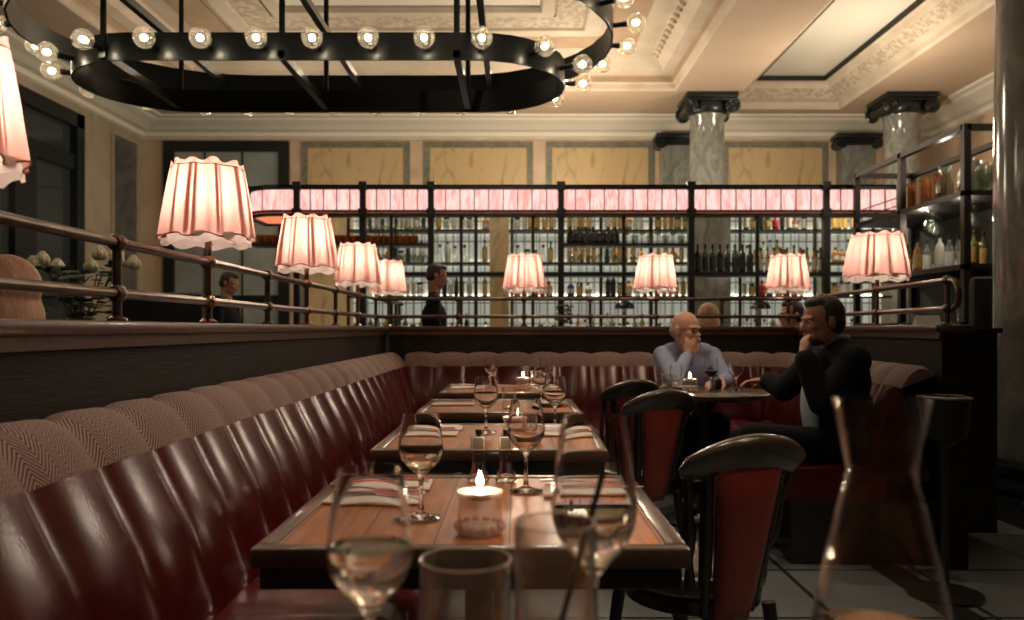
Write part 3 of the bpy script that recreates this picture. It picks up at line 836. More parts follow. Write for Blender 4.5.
ch.put((.52, 4.50, 0), math.radians(114), 'dark tub chair farthest back, just behind the one with the visible red pad', 'tub chairs along the right of the tables')

# ------------------------------------------------------------------ glassware
def wine_profile(H, rb, rf, stem, rim, th=.0012, low=.42):
    """outer then inner profile of a stemmed glass; low = height fraction of the widest point in the bowl"""
    bowl = H-stem
    out = [(0,0),(rf,0),(rf,.0015),(rf*.55,.005),(.0065,.012),(.0042,.03),(.004,stem-.02),(.006,stem-.004)]
    for k in range(1, 13):
        u = k/12
        if u <= low: r = rb*math.sin(u/low*PI/2)**.75
        else: r = rb - (rb-rim)*((u-low)/(1-low))**1.5
        out.append((max(r,.008), stem + bowl*u))
    inn = []
    for k in range(12, 0, -1):
        u = k/12
        if u <= low: r = rb*math.sin(u/low*PI/2)**.75
        else: r = rb - (rb-rim)*((u-low)/(1-low))**1.5
        inn.append((max(r-th,.004), stem + .0035 + (bowl-.0035)*u if k < 12 else stem+bowl))
    inn.append((0, stem+.004))
    return out, inn
def liquid_profile(inn, z):
    pr = [p for p in reversed(inn) if p[1] < z]
    nxt = [p for p in reversed(inn) if p[1] >= z][0]; l = pr[-1]
    k = (z-l[1])/max(1e-6, nxt[1]-l[1]); r = l[0]+(nxt[0]-l[0])*k
    pr = [(max(0, p[0]+.0004 if p[0] else 0), p[1]) for p in pr]
    return pr + [(r+.0003, z), (0, z)]
def wine_glass(label, loc, H=.20, rb=.042, rf=.036, stem=.085, rim=.031, fill=.35, liq='water', group=None, seg=40, low=.42, th=.0012):
    t = thing('wine_glass', label, 'glass', loc, group=group)
    o, i = wine_profile(H, rb, rf, stem, rim, th, low)
    MB().lathe(o+i, seg).build('glass_body', M['glass'], t, smooth=60)
    if fill:
        MB().lathe(liquid_profile(i, stem+(H-stem)*fill), seg).build('liquid', M[liq], t, smooth=40)
    return t
def tumbler(label, loc, H, r, fill=0, liq='water', name='tumbler', cat='glass', th=.0022, base=.012, seg=40, rt=None, group=None):
    rt = rt or r
    t = thing(name, label, cat, loc, group=group)
    o = [(0,0),(r*.96,0),(r,.004),(rt,H-.002),(rt-th*.5,H)]; i = [(rt-th,H-.002),(r-th,base),(r*.8,base-.003),(0,base-.003)]
    MB().lathe(o+i, seg).build('glass_body', M['thinware'], t, smooth=50)
    MB().lathe([(rt-th*.5+.0013*math.cos(q_), H+.0013*math.sin(q_)) for q_ in [2*PI*k_/8 for k_ in range(9)]], seg).build('lip', M['pressed'], t, smooth=True)
    if fill:
        z = base+(H-base)*fill; rr = (r-th)+(rt-r)*fill
        MB().lathe([(0,base-.0025),(r*.8,base-.0025),(r-th+.0003,base),(rr+.0003,z),(0,z)], seg).build('liquid', M[liq], t, smooth=40)
    return t
def at(px, d, z=TZ): return ((px-516)*d/F, d, z)
wine_glass('blurred wine glass of water in the left foreground', at(370, .80), H=.220, rb=.0425, rf=.038, stem=.078, rim=.032, fill=.46, liq='water', low=.40, th=.0014)
wine_glass('largest foreground wine glass, half full, behind the tall straw tumbler', at(594, .90), H=.262, rb=.048, rf=.042, stem=.085, rim=.036, fill=.42, liq='water', low=.40, th=.0014)
tumbler('short thick-rimmed empty tumbler at the bottom of the picture, left of the straw tumbler', at(466, .84), .119, .0485, .12, 'water')
hb = tumbler('tall foreground tumbler holding a black straw', at(555, .78), .172, .0400, 0, 'water', name='highball_glass')
st = MB(); bx, by, bz = at(545, .80, TZ+.01); ex, ey, ez = at(603, .83, CAMZ-(473-329)*.83/F)
st.tube([(bx,by,bz),(ex,ey,ez)], .0032, 10, cap=False)
s = st.build('drinking_straw', M['black_flat'], smooth=True); tag(s, 'thin black drinking straw leaning right out of the tall foreground tumbler', 'straw')
# carafe
t = thing('glass_carafe', 'tall blurred glass carafe with flared neck in the right foreground', 'carafe', at(881, .80))
out = [(0,0),(.058,0),(.0655,.006),(.068,.03),(.066,.06),(.060,.10),(.051,.14),(.042,.18),(.0355,.205),(.0335,.218),(.0345,.228),(.0385,.25),(.0435,.275),(.0465,.2905)]
inn = [(.0455,.2912)] + [(r-.0018, z) for r, z in reversed(out[3:-1])] + [(.060,.012),(0,.010)]
MB().lathe(out+inn, 48).build('glass_body', M['carafe_glass'], t, smooth=50)
MB().lathe([(0,.0105),(.060,.0122),(.0662,.03),(.0642,.058),(0,.058)], 48).build('liquid', M['water'], t, smooth=40)

# near table set
wine_glass('wine glass on the nearest table left of the candle', at(421, 1.53), H=.197, rb=.043, rf=.038, stem=.082, rim=.034, fill=.28, liq='wine_w')
wine_glass('wine glass on the nearest table right of the candle', at(526, 1.78), H=.202, rb=.042, rf=.037, stem=.085, rim=.033, fill=.16, liq='wine_w')
def votive(label, loc, group=None, R=.041, H=.072):
    t = thing('votive_candle', label, 'candle', loc, group=group)
    g = MB(); g.lathe([(0,0),(R*.92,0),(R,.006),(R*.98,H*.4),(R*.90,H*.8),(R*1.02,H),(R*.97,H),(R*.85,H*.8),(R*.93,H*.4),(R*.93,.012),(0,.010)], 36)
    kn = MB()
    for k in range(14):
        a = 2*PI*k/14; kn.ell((R*.98*math.cos(a), R*.98*math.sin(a), .011), (.007,.007,.009), seg=8, rings=6)
    ho_ = g.build('holder', M['candleglass'], t, smooth=60); kn.lathe([(0,.0005),(R*.9,.0005),(R*.95,.006),(R*.9,.012),(0,.011)], 24); kn.build('pressed_foot', M['pressed'], t, smooth=True)
    c = MB(); c.lathe([(0,H-.014),(.019,H-.014),(.020,H-.002),(.0215,H+.001),(.019,H-.003),(0,H-.003)], 24)
    c.build('tealight_cup', M['tealight'], t, smooth=40)
    c = MB(); c.lathe([(0,H-.003),(R*.97,H-.001),(R*.97,H+.0012),(0,H-.0005)], 28); c.build('glass_dish', M['pressed'], t, smooth=40)
    w = MB(); w.tube([(0,0,H-.003),(0,0,H+.008)], .0010, 6); w.build('wick', M['black_flat'], t)
    f = MB(); f.lathe([(0,H+.006),(.0035,H+.009),(.0058,H+.015),(.0050,H+.023),(.0022,H+.031),(0,H+.037)], 14); f.build('flame', M['flame'], t, smooth=True)
    return t
votive('lit candle in a pressed glass holder on the nearest table', at(480, 1.42))
votive('lit candle in a glass holder on the second table', at(515, 2.62))
votive('lit candle in a glass holder on the farthest dining table', at(523, 4.72))
def mill(label, loc):
    t = thing('condiment_bottle', label, 'bottle', loc, group='square tagged bottles on the nearest table')
    g = MB(); g.lathe([(0,0),(.0245,0),(.026,.004),(.024,.012),(.0165,.03),(.0155,.075),(.015,.080),(.013,.080),(.0135,.03),(.018,.012),(0,.006)], 28)
    g.build('glass_body', M['glass'], t, smooth=50)
    s = MB(); s.lathe([(0,.078),(.0155,.078),(.0165,.084),(.0155,.092),(.007,.096),(.006,.112),(.0075,.114),(.0075,.122),(0,.123)], 24)
    s.build('stopper', M['black_steel'], t, smooth=40)
    l = MB(); l.box((-.0165,-.0195,.074),(.0165,-.0165,.108), bev=.0012); ll = l.build('square_tag', M['steel'], t)
    q = MB(); q.box((-.0125,-.0205,.078),(.0125,-.0190,.104)); q.build('tag_face', M['bronze'], ll)
    return t
mill('left of the two square-tagged glass bottles behind the nearest candle', at(478.5, 1.90))
mill('right of the two square-tagged glass bottles behind the nearest candle', at(506, 1.90))

def napkin(label, x, y, yaw=0, w=.20, d=.105, z=TZ+.0002, stripe=True, group=None):
    t = thing('folded_napkin', label, 'napkin', (x, y, z), yaw, group)
    def cloth(h0, h1, x0, x1, y0, y1, nm, mat):
        m = MB(); n = 10; vs = []; fs = []
        for zz in (0, 1):
            for j in range(n+1):
                for i in range(n+1):
                    u = i/n; v = j/n; e = (1-abs(2*u-1)**8)*(1-abs(2*v-1)**8)
                    zt = h0 + .0012 if zz == 0 else h0 + (h1-h0)*(.35+.65*e) + .0014*math.sin(7*u+3*v+x*9)
                    vs.append((x0+(x1-x0)*u, y0+(y1-y0)*v, zt if zz else h0))
        o = (n+1)**2
        for j in range(n):
            for i in range(n):
                q = j*(n+1)+i; fs.append((q, q+n+1, q+n+2, q+1)); fs.append((o+q, o+q+1, o+q+n+2, o+q+n+1))
        for i in range(n):
            for (p, q) in ((i, i+1), (n*(n+1)+i+1, n*(n+1)+i), ((i+1)*(n+1), i*(n+1)), (i*(n+1)+n, (i+1)*(n+1)+n)): fs.append((p, q, o+q, o+p))
        m.add(vs, fs); return m.build(nm, mat, t, smooth=50)
    c = cloth(0, .012, -w/2, w/2, -d/2, d/2, 'cloth', M['white_cloth'])
    if stripe:
        s = MB(); s.box((-w/2+.004, .006, .0125), (w/2-.004, .022, .0142)); s.build('red_stripe', M['stripe'], t)
    return t
def knife(label, x, y, z, yaw, group=None):
    t = thing('table_knife', label, 'knife', (x, y, z), yaw, group)
    b = MB(); b.prism([(0,-.007),(.09,-.009),(.108,-.004),(.11,.004),(0,.006)], .0018); b.build('blade', M['steel'], t)
    h = MB(); h.tube([(0,0,.002),(-.03,0,.0035),(-.095,0,.004)], .005, 10, [.004,.005,.0065], flat=.7); h.build('handle', M['steel'], t, smooth=True)
    return t
def fork(label, x, y, z, yaw, group=None):
    t = thing('table_fork', label, 'fork', (x, y, z), yaw, group)
    b = MB(); b.prism([(0,-.004),(.035,-.011),(.05,-.0115),(.05,.0115),(.035,.011),(0,.004)], .0018)
    for k in range(4): b.box((.05, -.0115+.0062*k, 0), (.092, -.0083+.0062*k, .0018))
    b.build('tines', M['steel'], t)
    h = MB(); h.tube([(0,0,.001),(-.04,0,.004),(-.1,0,.003)], .004, 10, [.0035,.0035,.006], flat=.6); h.build('handle', M['steel'], t, smooth=True)
    return t
names = ['nearest table', 'second table', 'third table', 'farthest dining table']
for i, y in enumerate(TY):
    for s_, side in ((-1, 'left'), (1, 'right')):
        x = TXC + s_*.235 + (.01 if s_ < 0 else -.0)
        yy = y + (.12 if i == 0 else .03)
        if i == 0 and s_ < 0: yy = 1.70
        g = 'place settings along the tables'
        if i in (2,) and s_ > 0:
            t = thing('side_plate', 'pale plate on the right side of the third table', 'plate', (x, y, TZ))
            MB().lathe([(0,0),(.05,0),(.055,.004),(.09,.013),(.092,.015),(.088,.015),(.055,.007),(0,.006)], 36).build('plate_body', M['porcelain'], t, smooth=40)
            MB().lathe([(.088,.0152),(.092,.0152),(.0925,.0162),(.088,.0162),(.088,.0152)], 36).build('rim_band', M['leaf'], t, smooth=40)
            continue
        napkin(f'folded white napkin with red stripe on the {side} side of the {names[i]}', x, yy, .04*(i-1)+(0 if s_ < 0 else .03), group='folded napkins')
        knife(f'steel knife on the napkin, {side} side of the {names[i]}', x+.01, yy-.022, TZ+.0142, .10*s_ if i else .05*s_, group='table knives')
        fork(f'steel fork on the napkin, {side} side of the {names[i]}', x-.005, yy-.002+.045, TZ+.0142, -.05, group='table forks')
        if i in (1, 3) or (i == 0 and s_ < 0):
            napkin(f'second folded napkin beyond the first, {side} side of the {names[i]}', x+.005, yy+.135, .02, stripe=(i == 0), group='folded napkins')
wine_glass('wine glass on the second table left of its candle', at(486, 2.78), H=.195, rb=.043, rf=.038, stem=.08, rim=.034, fill=0, seg=32)
wine_glass('wine glass on the second table right of its candle', at(555, 2.95), H=.185, rb=.043, rf=.037, stem=.075, rim=.035, fill=.2, liq='wine_w', seg=32)
tumbler('small water tumbler beside the candle on the second table', at(531, 2.55), .10, .033, .3, group='small tumblers', seg=28)
tumbler('small tumbler on the third table left of centre', at(509, 3.62), .10, .033, .0, group='small tumblers', seg=28)
wine_glass('wine glass on the third table, right of centre', at(541, 3.75), H=.19, rb=.041, rf=.036, stem=.08, rim=.033, fill=0, seg=28)
wine_glass('wine glass at the left of the farthest dining table', at(491, 4.80), H=.20, rb=.042, rf=.037, stem=.085, rim=.034, fill=0, seg=28)
wine_glass('wine glass at the right of the farthest dining table', at(546, 4.80), H=.19, rb=.042, rf=.037, stem=.08, rim=.034, fill=0, seg=28)
tumbler('tumbler right of the candle on the farthest dining table', at(536, 4.75), .11, .034, .0, group='small tumblers', seg=28)

# ------------------------------------------------------------------ round table with its things
RT = (1.10, 4.66)
t = thing('round_table', 'dark round pedestal table between the bald man and the suited man', 'table', (RT[0], RT[1], 0))
MB().lathe([(0,.725),(.37,.725),(.385,.735),(.385,.755),(.375,.760),(0,.760)], 56).build('tabletop', M['edge'], t, smooth=40)
MB().lathe([(0,.04),(.07,.04),(.04,.1),(.032,.2),(.032,.62),(.09,.725),(0,.725)], 24).build('pedestal', M['chair_wood'], t, smooth=40)
MB().lathe([(0,0),(.24,0),(.24,.018),(.10,.04),(0,.04)], 32).build('base', M['chair_wood'], t, smooth=40)
votive('lit candle in front of the bald man on the round table', at(690, 4.60))
wine_glass('glass of red wine in front of the bald man\'s shoulder', at(711, 4.55), H=.195, rb=.041, rf=.036, stem=.085, rim=.033, fill=.35, liq='wine_r', seg=28)
wine_glass('empty wine glass nearest the suited man\'s hand on the round table', at(736, 4.62), H=.185, rb=.042, rf=.037, stem=.075, rim=.034, fill=.1, liq='wine_w', seg=28)
wine_glass('small wine glass at the left rim of the round table', at(676, 4.50), H=.16, rb=.036, rf=.034, stem=.06, rim=.030, fill=.1, liq='wine_w', seg=28)
tumbler('water tumbler left of the round table\'s candle', at(667, 4.58), .10, .033, .4, seg=28)
t = thing('side_plate', 'small white plate behind the candle on the round table', 'plate', (1.02, 4.84, TZ))
MB().lathe([(0,0),(.05,0),(.055,.004),(.085,.012),(.085,.015),(.055,.007),(0,.006)], 32).build('plate_body', M['porcelain'], t, smooth=40)
t = thing('condiment_pot', 'small dark pot behind the red wine glass on the round table', 'pot', at(716, 4.78))
MB().lathe([(0,0),(.03,0),(.034,.01),(.034,.055),(.030,.06),(0,.058)], 24).build('pot_body', M['black_steel'], t, smooth=40)
MB().lathe([(0,.058),(.031,.060),(.02,.072),(.006,.078),(.008,.088),(0,.09)], 24).build('lid', M['black_steel'], t, smooth=40)

# ------------------------------------------------------------------ people
def frame(fwd, up=(0,0,1)):
    f = Vector(fwd).normalized(); u = Vector(up); s = u.cross(f).normalized(); u = f.cross(s).normalized()
    return f, s, u
def headgeo(mb, c, fwd, up=(0,0,1), k=1.0):
    f, s, u = frame(fwd, up); R = Matrix((f, s, u)).transposed()
    P = lambda a, b, d: Vector(c) + (f*a + s*b + u*d)*k
    E = lambda p, r: mb.ell(P(*p), [q*k for q in r], R)
    E((-.012,0,.028), (.096,.076,.092)); E((.018,0,-.03), (.072,.060,.080)); E((.052,0,-.092), (.034,.034,.026))
    E((.022,.036,-.062), (.052,.024,.040)); E((.022,-.036,-.062), (.052,.024,.040))
    E((.074,0,.020), (.020,.052,.013)); E((.064,.036,-.022), (.024,.022,.022)); E((.064,-.036,-.022), (.024,.022,.022))
    mb.capsule(P(.086,0,.006), P(.106,0,-.030), .008*k, .0125*k); E((.092,.011,-.034), (.012,.008,.008)); E((.092,-.011,-.034), (.012,.008,.008))
    E((.086,0,-.058), (.012,.026,.007)); E((.083,0,-.070), (.013,.022,.008))
    for q in (-1, 1): E((-.012, q*.079, -.008), (.019,.008,.031))
    return P, R
def eyes(t, c, fwd, up=(0,0,1), k=1.0):
    f, s, u = frame(fwd, up); P = lambda a, b, d: Vector(c) + (f*a + s*b + u*d)*k - t.location
    for q in (-1, 1):
        m = MB(); m.mat(0).ell(P(.0755, q*.031, .000), (.0105*k,)*3); m.mat(1).ell(P(.083, q*.031, .000), (.0058*k,)*3, seg=10, rings=8)
        m.build('eye', [M['eye'], M['iris']], t, smooth=True)
def hand(mb, w, d, n, curl=.5, left=False, k=1.0):
    """w wrist, d direction of the fingers, n palm side"""
    d = Vector(d).normalized(); n = Vector(n); n = (n - d*n.dot(d)).normalized(); s = d.cross(n).normalized() * (-1 if left else 1)
    w = Vector(w); R = Matrix((d, s, n)).transposed()
    mb.ell(w + d*.045*k, (.050*k,.040*k,.016*k), R); mb.capsule(w-d*.02, w+d*.02*k, .026*k, .026*k)
    Ls = (.070,.078,.072,.058)
    for i in range(4):
        p = w + d*.078*k + s*(-.029+.0193*i)*k; a = curl*.35
        for j, seg in enumerate((.44,.32,.24)):
            q = p + (d*math.cos(a) + n*math.sin(a))*Ls[i]*seg*k
            mb.capsule(p, q, (.0095-.001*j)*k, (.0088-.001*j)*k, 10); p = q; a += curl*1.25
    p = w + d*.02*k - s*.030*k
    q = p + (d*.6 - s*.55 + n*.4).normalized()*.04*k; mb.capsule(p, q, .012*k, .0105*k, 10)
    q2 = q + (d*.8 - s*.05 + n*.5).normalized()*.034*k; mb.capsule(q, q2, .0105*k, .008*k, 10)
def remesh(o, vox, sm=6):
    m = o.modifiers.new('remesh', 'REMESH'); m.mode = 'VOXEL'; m.voxel_size = vox; m.use_smooth_shade = True
    s = o.modifiers.new('smooth', 'SMOOTH'); s.factor = .5; s.iterations = sm
    return o
def hairgeo(P, R, k=1.0, style='short'):
    m = MB()
    E = lambda p, r: m.ell(P(*p), [q*k for q in r], R)
    if style == 'short':
        E((-.024,0,.036), (.091,.080,.089)); E((-.050,0,-.012), (.060,.076,.066)); E((.020,0,.088), (.058,.056,.036))
        E((-.010,.068,.018), (.030,.012,.040)); E((-.010,-.068,.018), (.030,.012,.040))
    elif style == 'thin':
        E((-.058,0,-.005), (.052,.076,.062)); 
    elif style == 'long':
        E((-.026,0,.034), (.100,.092,.096)); E((-.050,0,-.06), (.072,.092,.11)); E((-.06,0,-.15), (.055,.095,.09))
        E((-.01,.078,-.05), (.05,.022,.10)); E((-.01,-.078,-.05), (.05,.022,.10))
    return m
def person(label, base, J, skin, top, legs, head_c, head_f, head_up=(0,0,1), hairm='hair_dark', style='short', hands=(), girth=1.0, collar=None, vox=.007, hk=1.0, name='person', lapel=False, ez=.006):
    """J: joints in world coordinates. hip, chest, neck, ls, le, lw, rs, re, rw, lh, lk, la, rh, rk, ra"""
    t = thing(name, label, 'person', base); B = Vector(base)
    J = {k: Vector(v) for k, v in J.items()}
    side = (J['ls']-J['rs']).normalized(); up = (J['neck']-J['hip']).normalized(); fw = side.cross(up).normalized()
    Rt = Matrix((fw, side, up)).transposed()
    def torso(m, e=0.0):
        h, c, n = J['hip'], J['chest'], J['neck']
        m.ell(h, (.125*girth+e, .165*girth+e, .12+e), Rt); m.ell(h.lerp(c, .5), (.118*girth+e, .150*girth+e, .16+e), Rt)
        m.ell(c, (.118*girth+e, .168+e, .165+e), Rt); m.capsule(J['ls'], J['rs'], .062+e, .062+e)
        m.capsule(J['ls'].lerp(n, .35)+up*.01, J['rs'].lerp(n, .35)+up*.01, .055+e, .055+e)
    def arms(m, e=0.0, cut=1.0):
        for a in 'lr':
            s_, e_, w_ = J[a+'s'], J[a+'e'], J[a+'w']
            m.capsule(s_, e_, .052+e, .042+e); m.capsule(e_, e_.lerp(w_, cut), .041+e, (.027 if cut == 1 else .031)+e)
    def leg(m, e=0.0, cut=1.0):
        for a in 'lr':
            h_, k_, a_ = J[a+'h'], J[a+'k'], J[a+'a']
            m.capsule(h_, k_, .082+e, .056+e); m.capsule(k_, k_.lerp(a_, cut), .056+e, .040+e)
    body = MB(); torso(body, -.012); arms(body, -.004); leg(body, -.006)
    P, R = headgeo(body, head_c, head_f, head_up, hk)
    body.capsule(J['neck']-up*.04, P(-.025,0,-.06), .058, .052)
    for (w, d, n, c_, lf) in hands: hand(body, w, d, n, c_, lf)
    for a in 'lr':
        f_ = J[a+'a']; d_ = Vector((fw.x, fw.y, 0)).normalized(); body.capsule(f_, f_+d_*.14+V(0,0,-.045), .036, .03)
    for i in range(len(body.v)): body.v[i] = body.v[i] - B
    remesh(body.build('body', M[skin], t), vox*.8, 2)
    cl = MB(); torso(cl, ez); arms(cl, ez+.002, .90); 
    for i in range(len(cl.v)): cl.v[i] = cl.v[i] - B
    remesh(cl.build('jacket' if lapel else 'shirt', M[top], t), .010, 4)
    lg = MB(); leg(lg, .008, .96); lg.ell(J['hip']-up*.03, (.135*girth, .175*girth, .12), Rt)
    for i in range(len(lg.v)): lg.v[i] = lg.v[i] - B
    remesh(lg.build('trousers', M[legs], t), .012, 4)
    for a in 'lr':
        sh = MB(); f_ = J[a+'a']; d_ = Vector((fw.x, fw.y, 0)).normalized(); sh.capsule(f_-d_*.03+V(0,0,-.02), f_+d_*.17+V(0,0,-.05), .046, .036)
        for i in range(len(sh.v)): sh.v[i] = sh.v[i] - B
        sh.build('shoe', M['black_steel'], t, smooth=True)
    h = hairgeo(P, R, hk, style)
    for i in range(len(h.v)): h.v[i] = h.v[i] - B
    ho = remesh(h.build('hair', M[hairm], t), .007, 3)
    eyes(t, head_c, head_f, head_up, hk)
    if collar:
        cm = MB(); n = J['neck']
        pts = []
        for k in range(13):
            a = -PI*.86 + 2*PI*.86*k/12 + PI
            pts.append(n + up*(.052+.014*math.cos(a)) + fw*.066*math.cos(a) + side*.066*math.sin(a) - B)
        cm.tube(pts, .014, 8, flat=1.0); cm.build('collar', M[collar], t, smooth=True)
    return t, P, R, fw, side, up

# bald man in blue shirt at the rear banquette, looking right at his companion
mx, my = 1.13, 5.36
hc = V((686-516)*5.18/F, 5.18, CAMZ+(329-330)*5.18/F)
J = dict(hip=(mx,my,.55), chest=(mx-.005,my-.06,.83), neck=(mx+.0,my-.11,1.00),
         rs=(mx-.160,my-.08,.945), ls=(mx+.165,my-.07,.940),
         re=(mx-.15,my-.42,.80), rw=(1.095,5.10,.955),
         le=(mx+.21,my-.25,.79), lw=(mx+.13,my-.44,.795),
         rh=(mx-.09,my-.05,.53), rk=(mx-.11,my-.50,.55), ra=(mx-.11,my-.52,.09),
         lh=(mx+.09,my-.05,.53), lk=(mx+.11,my-.50,.55), la=(mx+.11,my-.52,.09))
fist = (J['rw'], (.10,-.03,.55), (0.15,.8,.25), 1.15, False)
lhnd = (J['lw'], (-.6,-.55,-.02), (0,.1,-1), .5, True)
t, P, R, fw, sd, up = person('bald man in glasses and blue shirt resting his chin on his fist', (mx, my, 0), J, 'skin1', 'shirt', 'trousers', hc, (.60,-.80,-.06), hairm='hair_grey', style='thin', hands=(fist, lhnd), collar='shirt', girth=1.05)
B = V(mx, my, 0)
sp = MB()
for q in (-1, 1):
    pts = [P(.100, q*.033+.024*math.cos(a), .002+.016*math.sin(a))-B for a in [2*PI*k/16 for k in range(17)]]
    sp.tube(pts, .0028, 6, cap=False)
    sp.tube([P(.098, q*.056, .006)-B, P(.03, q*.078, .008)-B, P(-.012, q*.082, .004)-B], .0022, 6)
sp.tube([P(.102,-.010,.004)-B, P(.104,0,.007)-B, P(.102,.010,.004)-B], .0025, 6)
sp.build('eyeglasses', M['black_flat'], t, smooth=True)

# suited man on the right, seen from the side, hand at his mouth
mx, my = 1.62, 4.03
hc = V((822-516)*3.98/F, 3.98, CAMZ+(329-321)*3.98/F)
J = dict(hip=(mx+.02,my,.56), chest=(mx-.01,my,.86), neck=(mx-.02,my-.01,1.03),
         ls=(mx-.0,my-.19,.965), rs=(mx-.03,my+.18,.965),
         le=(mx-.17,my-.24,.77), lw=(1.39,3.86,.99),
         re=(mx-.20,my+.21,.80), rw=(1.37,4.36,.84),
         lh=(mx-.02,my-.09,.54), lk=(mx-.47,my-.12,.60), la=(mx-.62,my-.06,.20),
         rh=(mx-.02,my+.09,.53), rk=(mx-.46,my+.12,.54), ra=(mx-.44,my+.12,.09))
fist = (J['lw'], (.10,.20,.50), (.75,.25,.1), 1.2, True)
rh = (J['rw'], (-.8,.3,-.05), (0,0,-1), .35, False)
t, P, R, fw, sd, up = person('dark haired man in black suit seen from the side, hand at his mouth', (mx, my, 0), J, 'skin2', 'suit', 'trousers', hc, (-1,-.10,-.10), hands=(fist, rh), collar='shirt2', lapel=True, girth=1.18, hk=1.03, ez=.022)
B = V(mx, my, 0)
m = MB()    # shirt front between the lapels, beard stubble shape
m.ell((Vector(J['chest'])-B)+fw*.145+V(0,0,-.14)-sd*-.02, (.028,.085,.16), Matrix((fw, sd, up)).transposed()); m.build('shirt_front', M['shirt2'], t, smooth=True)
m = MB(); m.ell(P(.040,0,-.082)-B, (.050,.053,.036), R); m.ell(P(.022,.040,-.066)-B, (.038,.020,.030), R); m.ell(P(.022,-.040,-.066)-B, (.038,.020,.030), R)
M['stubble'] = pbr('dark_stubble', (.10,.055,.038), .8, bump=.5, bscale=200)
m.build('beard', M['stubble'], t, smooth=True)

def standing(label, x, y, H, face, **kw):
    k = H/1.78; f = Vector((face[0], face[1], 0)).normalized(); s = V(-f.y, f.x, 0)
    p = lambda a, b, z: V(x, y, 0) + f*a*k + s*b*k + V(0,0,z*k)
    J = dict(hip=p(0,0,.93), chest=p(.01,0,1.24), neck=p(.01,0,1.46), ls=p(0,.18,1.40), rs=p(0,-.18,1.40),
             le=p(.02,.24,1.12), lw=p(.22,.19,1.06), re=p(.02,-.24,1.12), rw=p(.22,-.19,1.06),
             lh=p(0,.09,.90), lk=p(.02,.10,.50), la=p(0,.10,.10), rh=p(0,-.09,.90), rk=p(.02,-.10,.50), ra=p(0,-.10,.10))
    hs = ((J['lw'], f, (0,0,-1), .5, True), (J['rw'], f, (0,0,-1), .5, False))
    return person(label, (x, y, 0), J, kw.get('skin', 'skin2'), kw.get('top', 'suit'), 'trousers', p(.04,0,1.65), (f.x, f.y, kw.get('pitch', -.1)), hairm=kw.get('hair', 'hair_dark'), style=kw.get('style', 'short'), hands=hs, vox=.010, hk=k)
standing('waiter in black with short dark hair standing before the bar shelves', (433-516)*7.7/F, 7.7, 1.76, (1,.15), pitch=-.25)
standing('man in dark clothes standing at the left, behind the large lamp', (226-516)*8.3/F, 8.3, 1.72, (1,-.1), pitch=-.35)
def seated(label, x, y, face, topz, **kw):
    f = Vector((face[0], face[1], 0)).normalized(); s = V(-f.y, f.x, 0); dz = topz-1.30
    p = lambda a, b, z: V(x, y, 0) + f*a + s*b + V(0,0,z)
    J = dict(hip=p(0,0,.56), chest=p(.03,0,.83+dz), neck=p(.04,0,1.02+dz), ls=p(.03,.17,.96+dz), rs=p(.03,-.17,.96+dz),
             le=p(.12,.23,.76), lw=p(.34,.12,.80), re=p(.12,-.23,.76), rw=p(.34,-.12,.80),
             lh=p(0,.09,.53), lk=p(.44,.10,.53), la=p(.44,.10,.09), rh=p(0,-.09,.53), rk=p(.44,-.10,.53), ra=p(.44,-.10,.09))
    hs = ((J['lw'], f, (0,0,-1), .5, True), (J['rw'], f, (0,0,-1), .5, False))
    return person(label, (x, y, 0), J, kw.get('skin', 'skin1'), kw.get('top', 'suit'), 'trousers', p(.06,0,1.18+dz), (f.x, f.y, -.05), hairm=kw.get('hair', 'hair_blond'), style=kw.get('style', 'long'), hands=hs, vox=.010)
seated('blond person seen from behind at the left edge, beyond the partition', -1.47, 2.35, (-1,.25), 1.33)
seated('light haired person beyond the partition directly behind the bald man', (709-516)*6.8/F, 6.8, (.1,1), 1.335, top='suit')
seated('dark haired person beyond the partition, mostly hidden behind the suited man', (800-516)*6.75/F-.02, 6.75, (-1,-.15), 1.36, hair='hair_dark', style='short')

def plain_chair(label, x, y, rz, h=.95, name='upholstered_chair'):
    t = thing(name, label, 'chair', (x, y, 0), rz)
    MB().box((-.22,-.23,.40),(.24,.23,.48), bev=.03).build('seat', M['black_flat'], t, smooth=40)
    b = MB(); n = 9; pts = []
    b.box((-.27,-.24,.42),(-.19,.24,h), bev=.035); b.build('backrest', M['black_flat'], t, smooth=40)
    for sx in (-.18,.18):
        for sy in (-.19,.19):
            MB().tube([(sx,sy,.40),(sx*1.1,sy*1.05,0)], .016, 8).build('leg', M['chair_wood'], t)
    return t
plain_chair('plain black chair under the dark haired person beyond the rear partition', 2.38, 6.75, PI, .9)
plain_chair('plain black chair under the light haired person beyond the rear partition', 1.62, 6.78, PI/2, .9)
plain_chair('plain black chair under the blond person at the left edge', -1.44, 2.35, PI-.25, .9)
plain_chair('tall black chair back left of the big lamp, beyond the left partition', -1.86, 3.95, -PI/2, 1.31)
plain_chair('black rounded chair back beyond the right partition near the marble column', 3.30, 5.62, PI/2, 1.47)

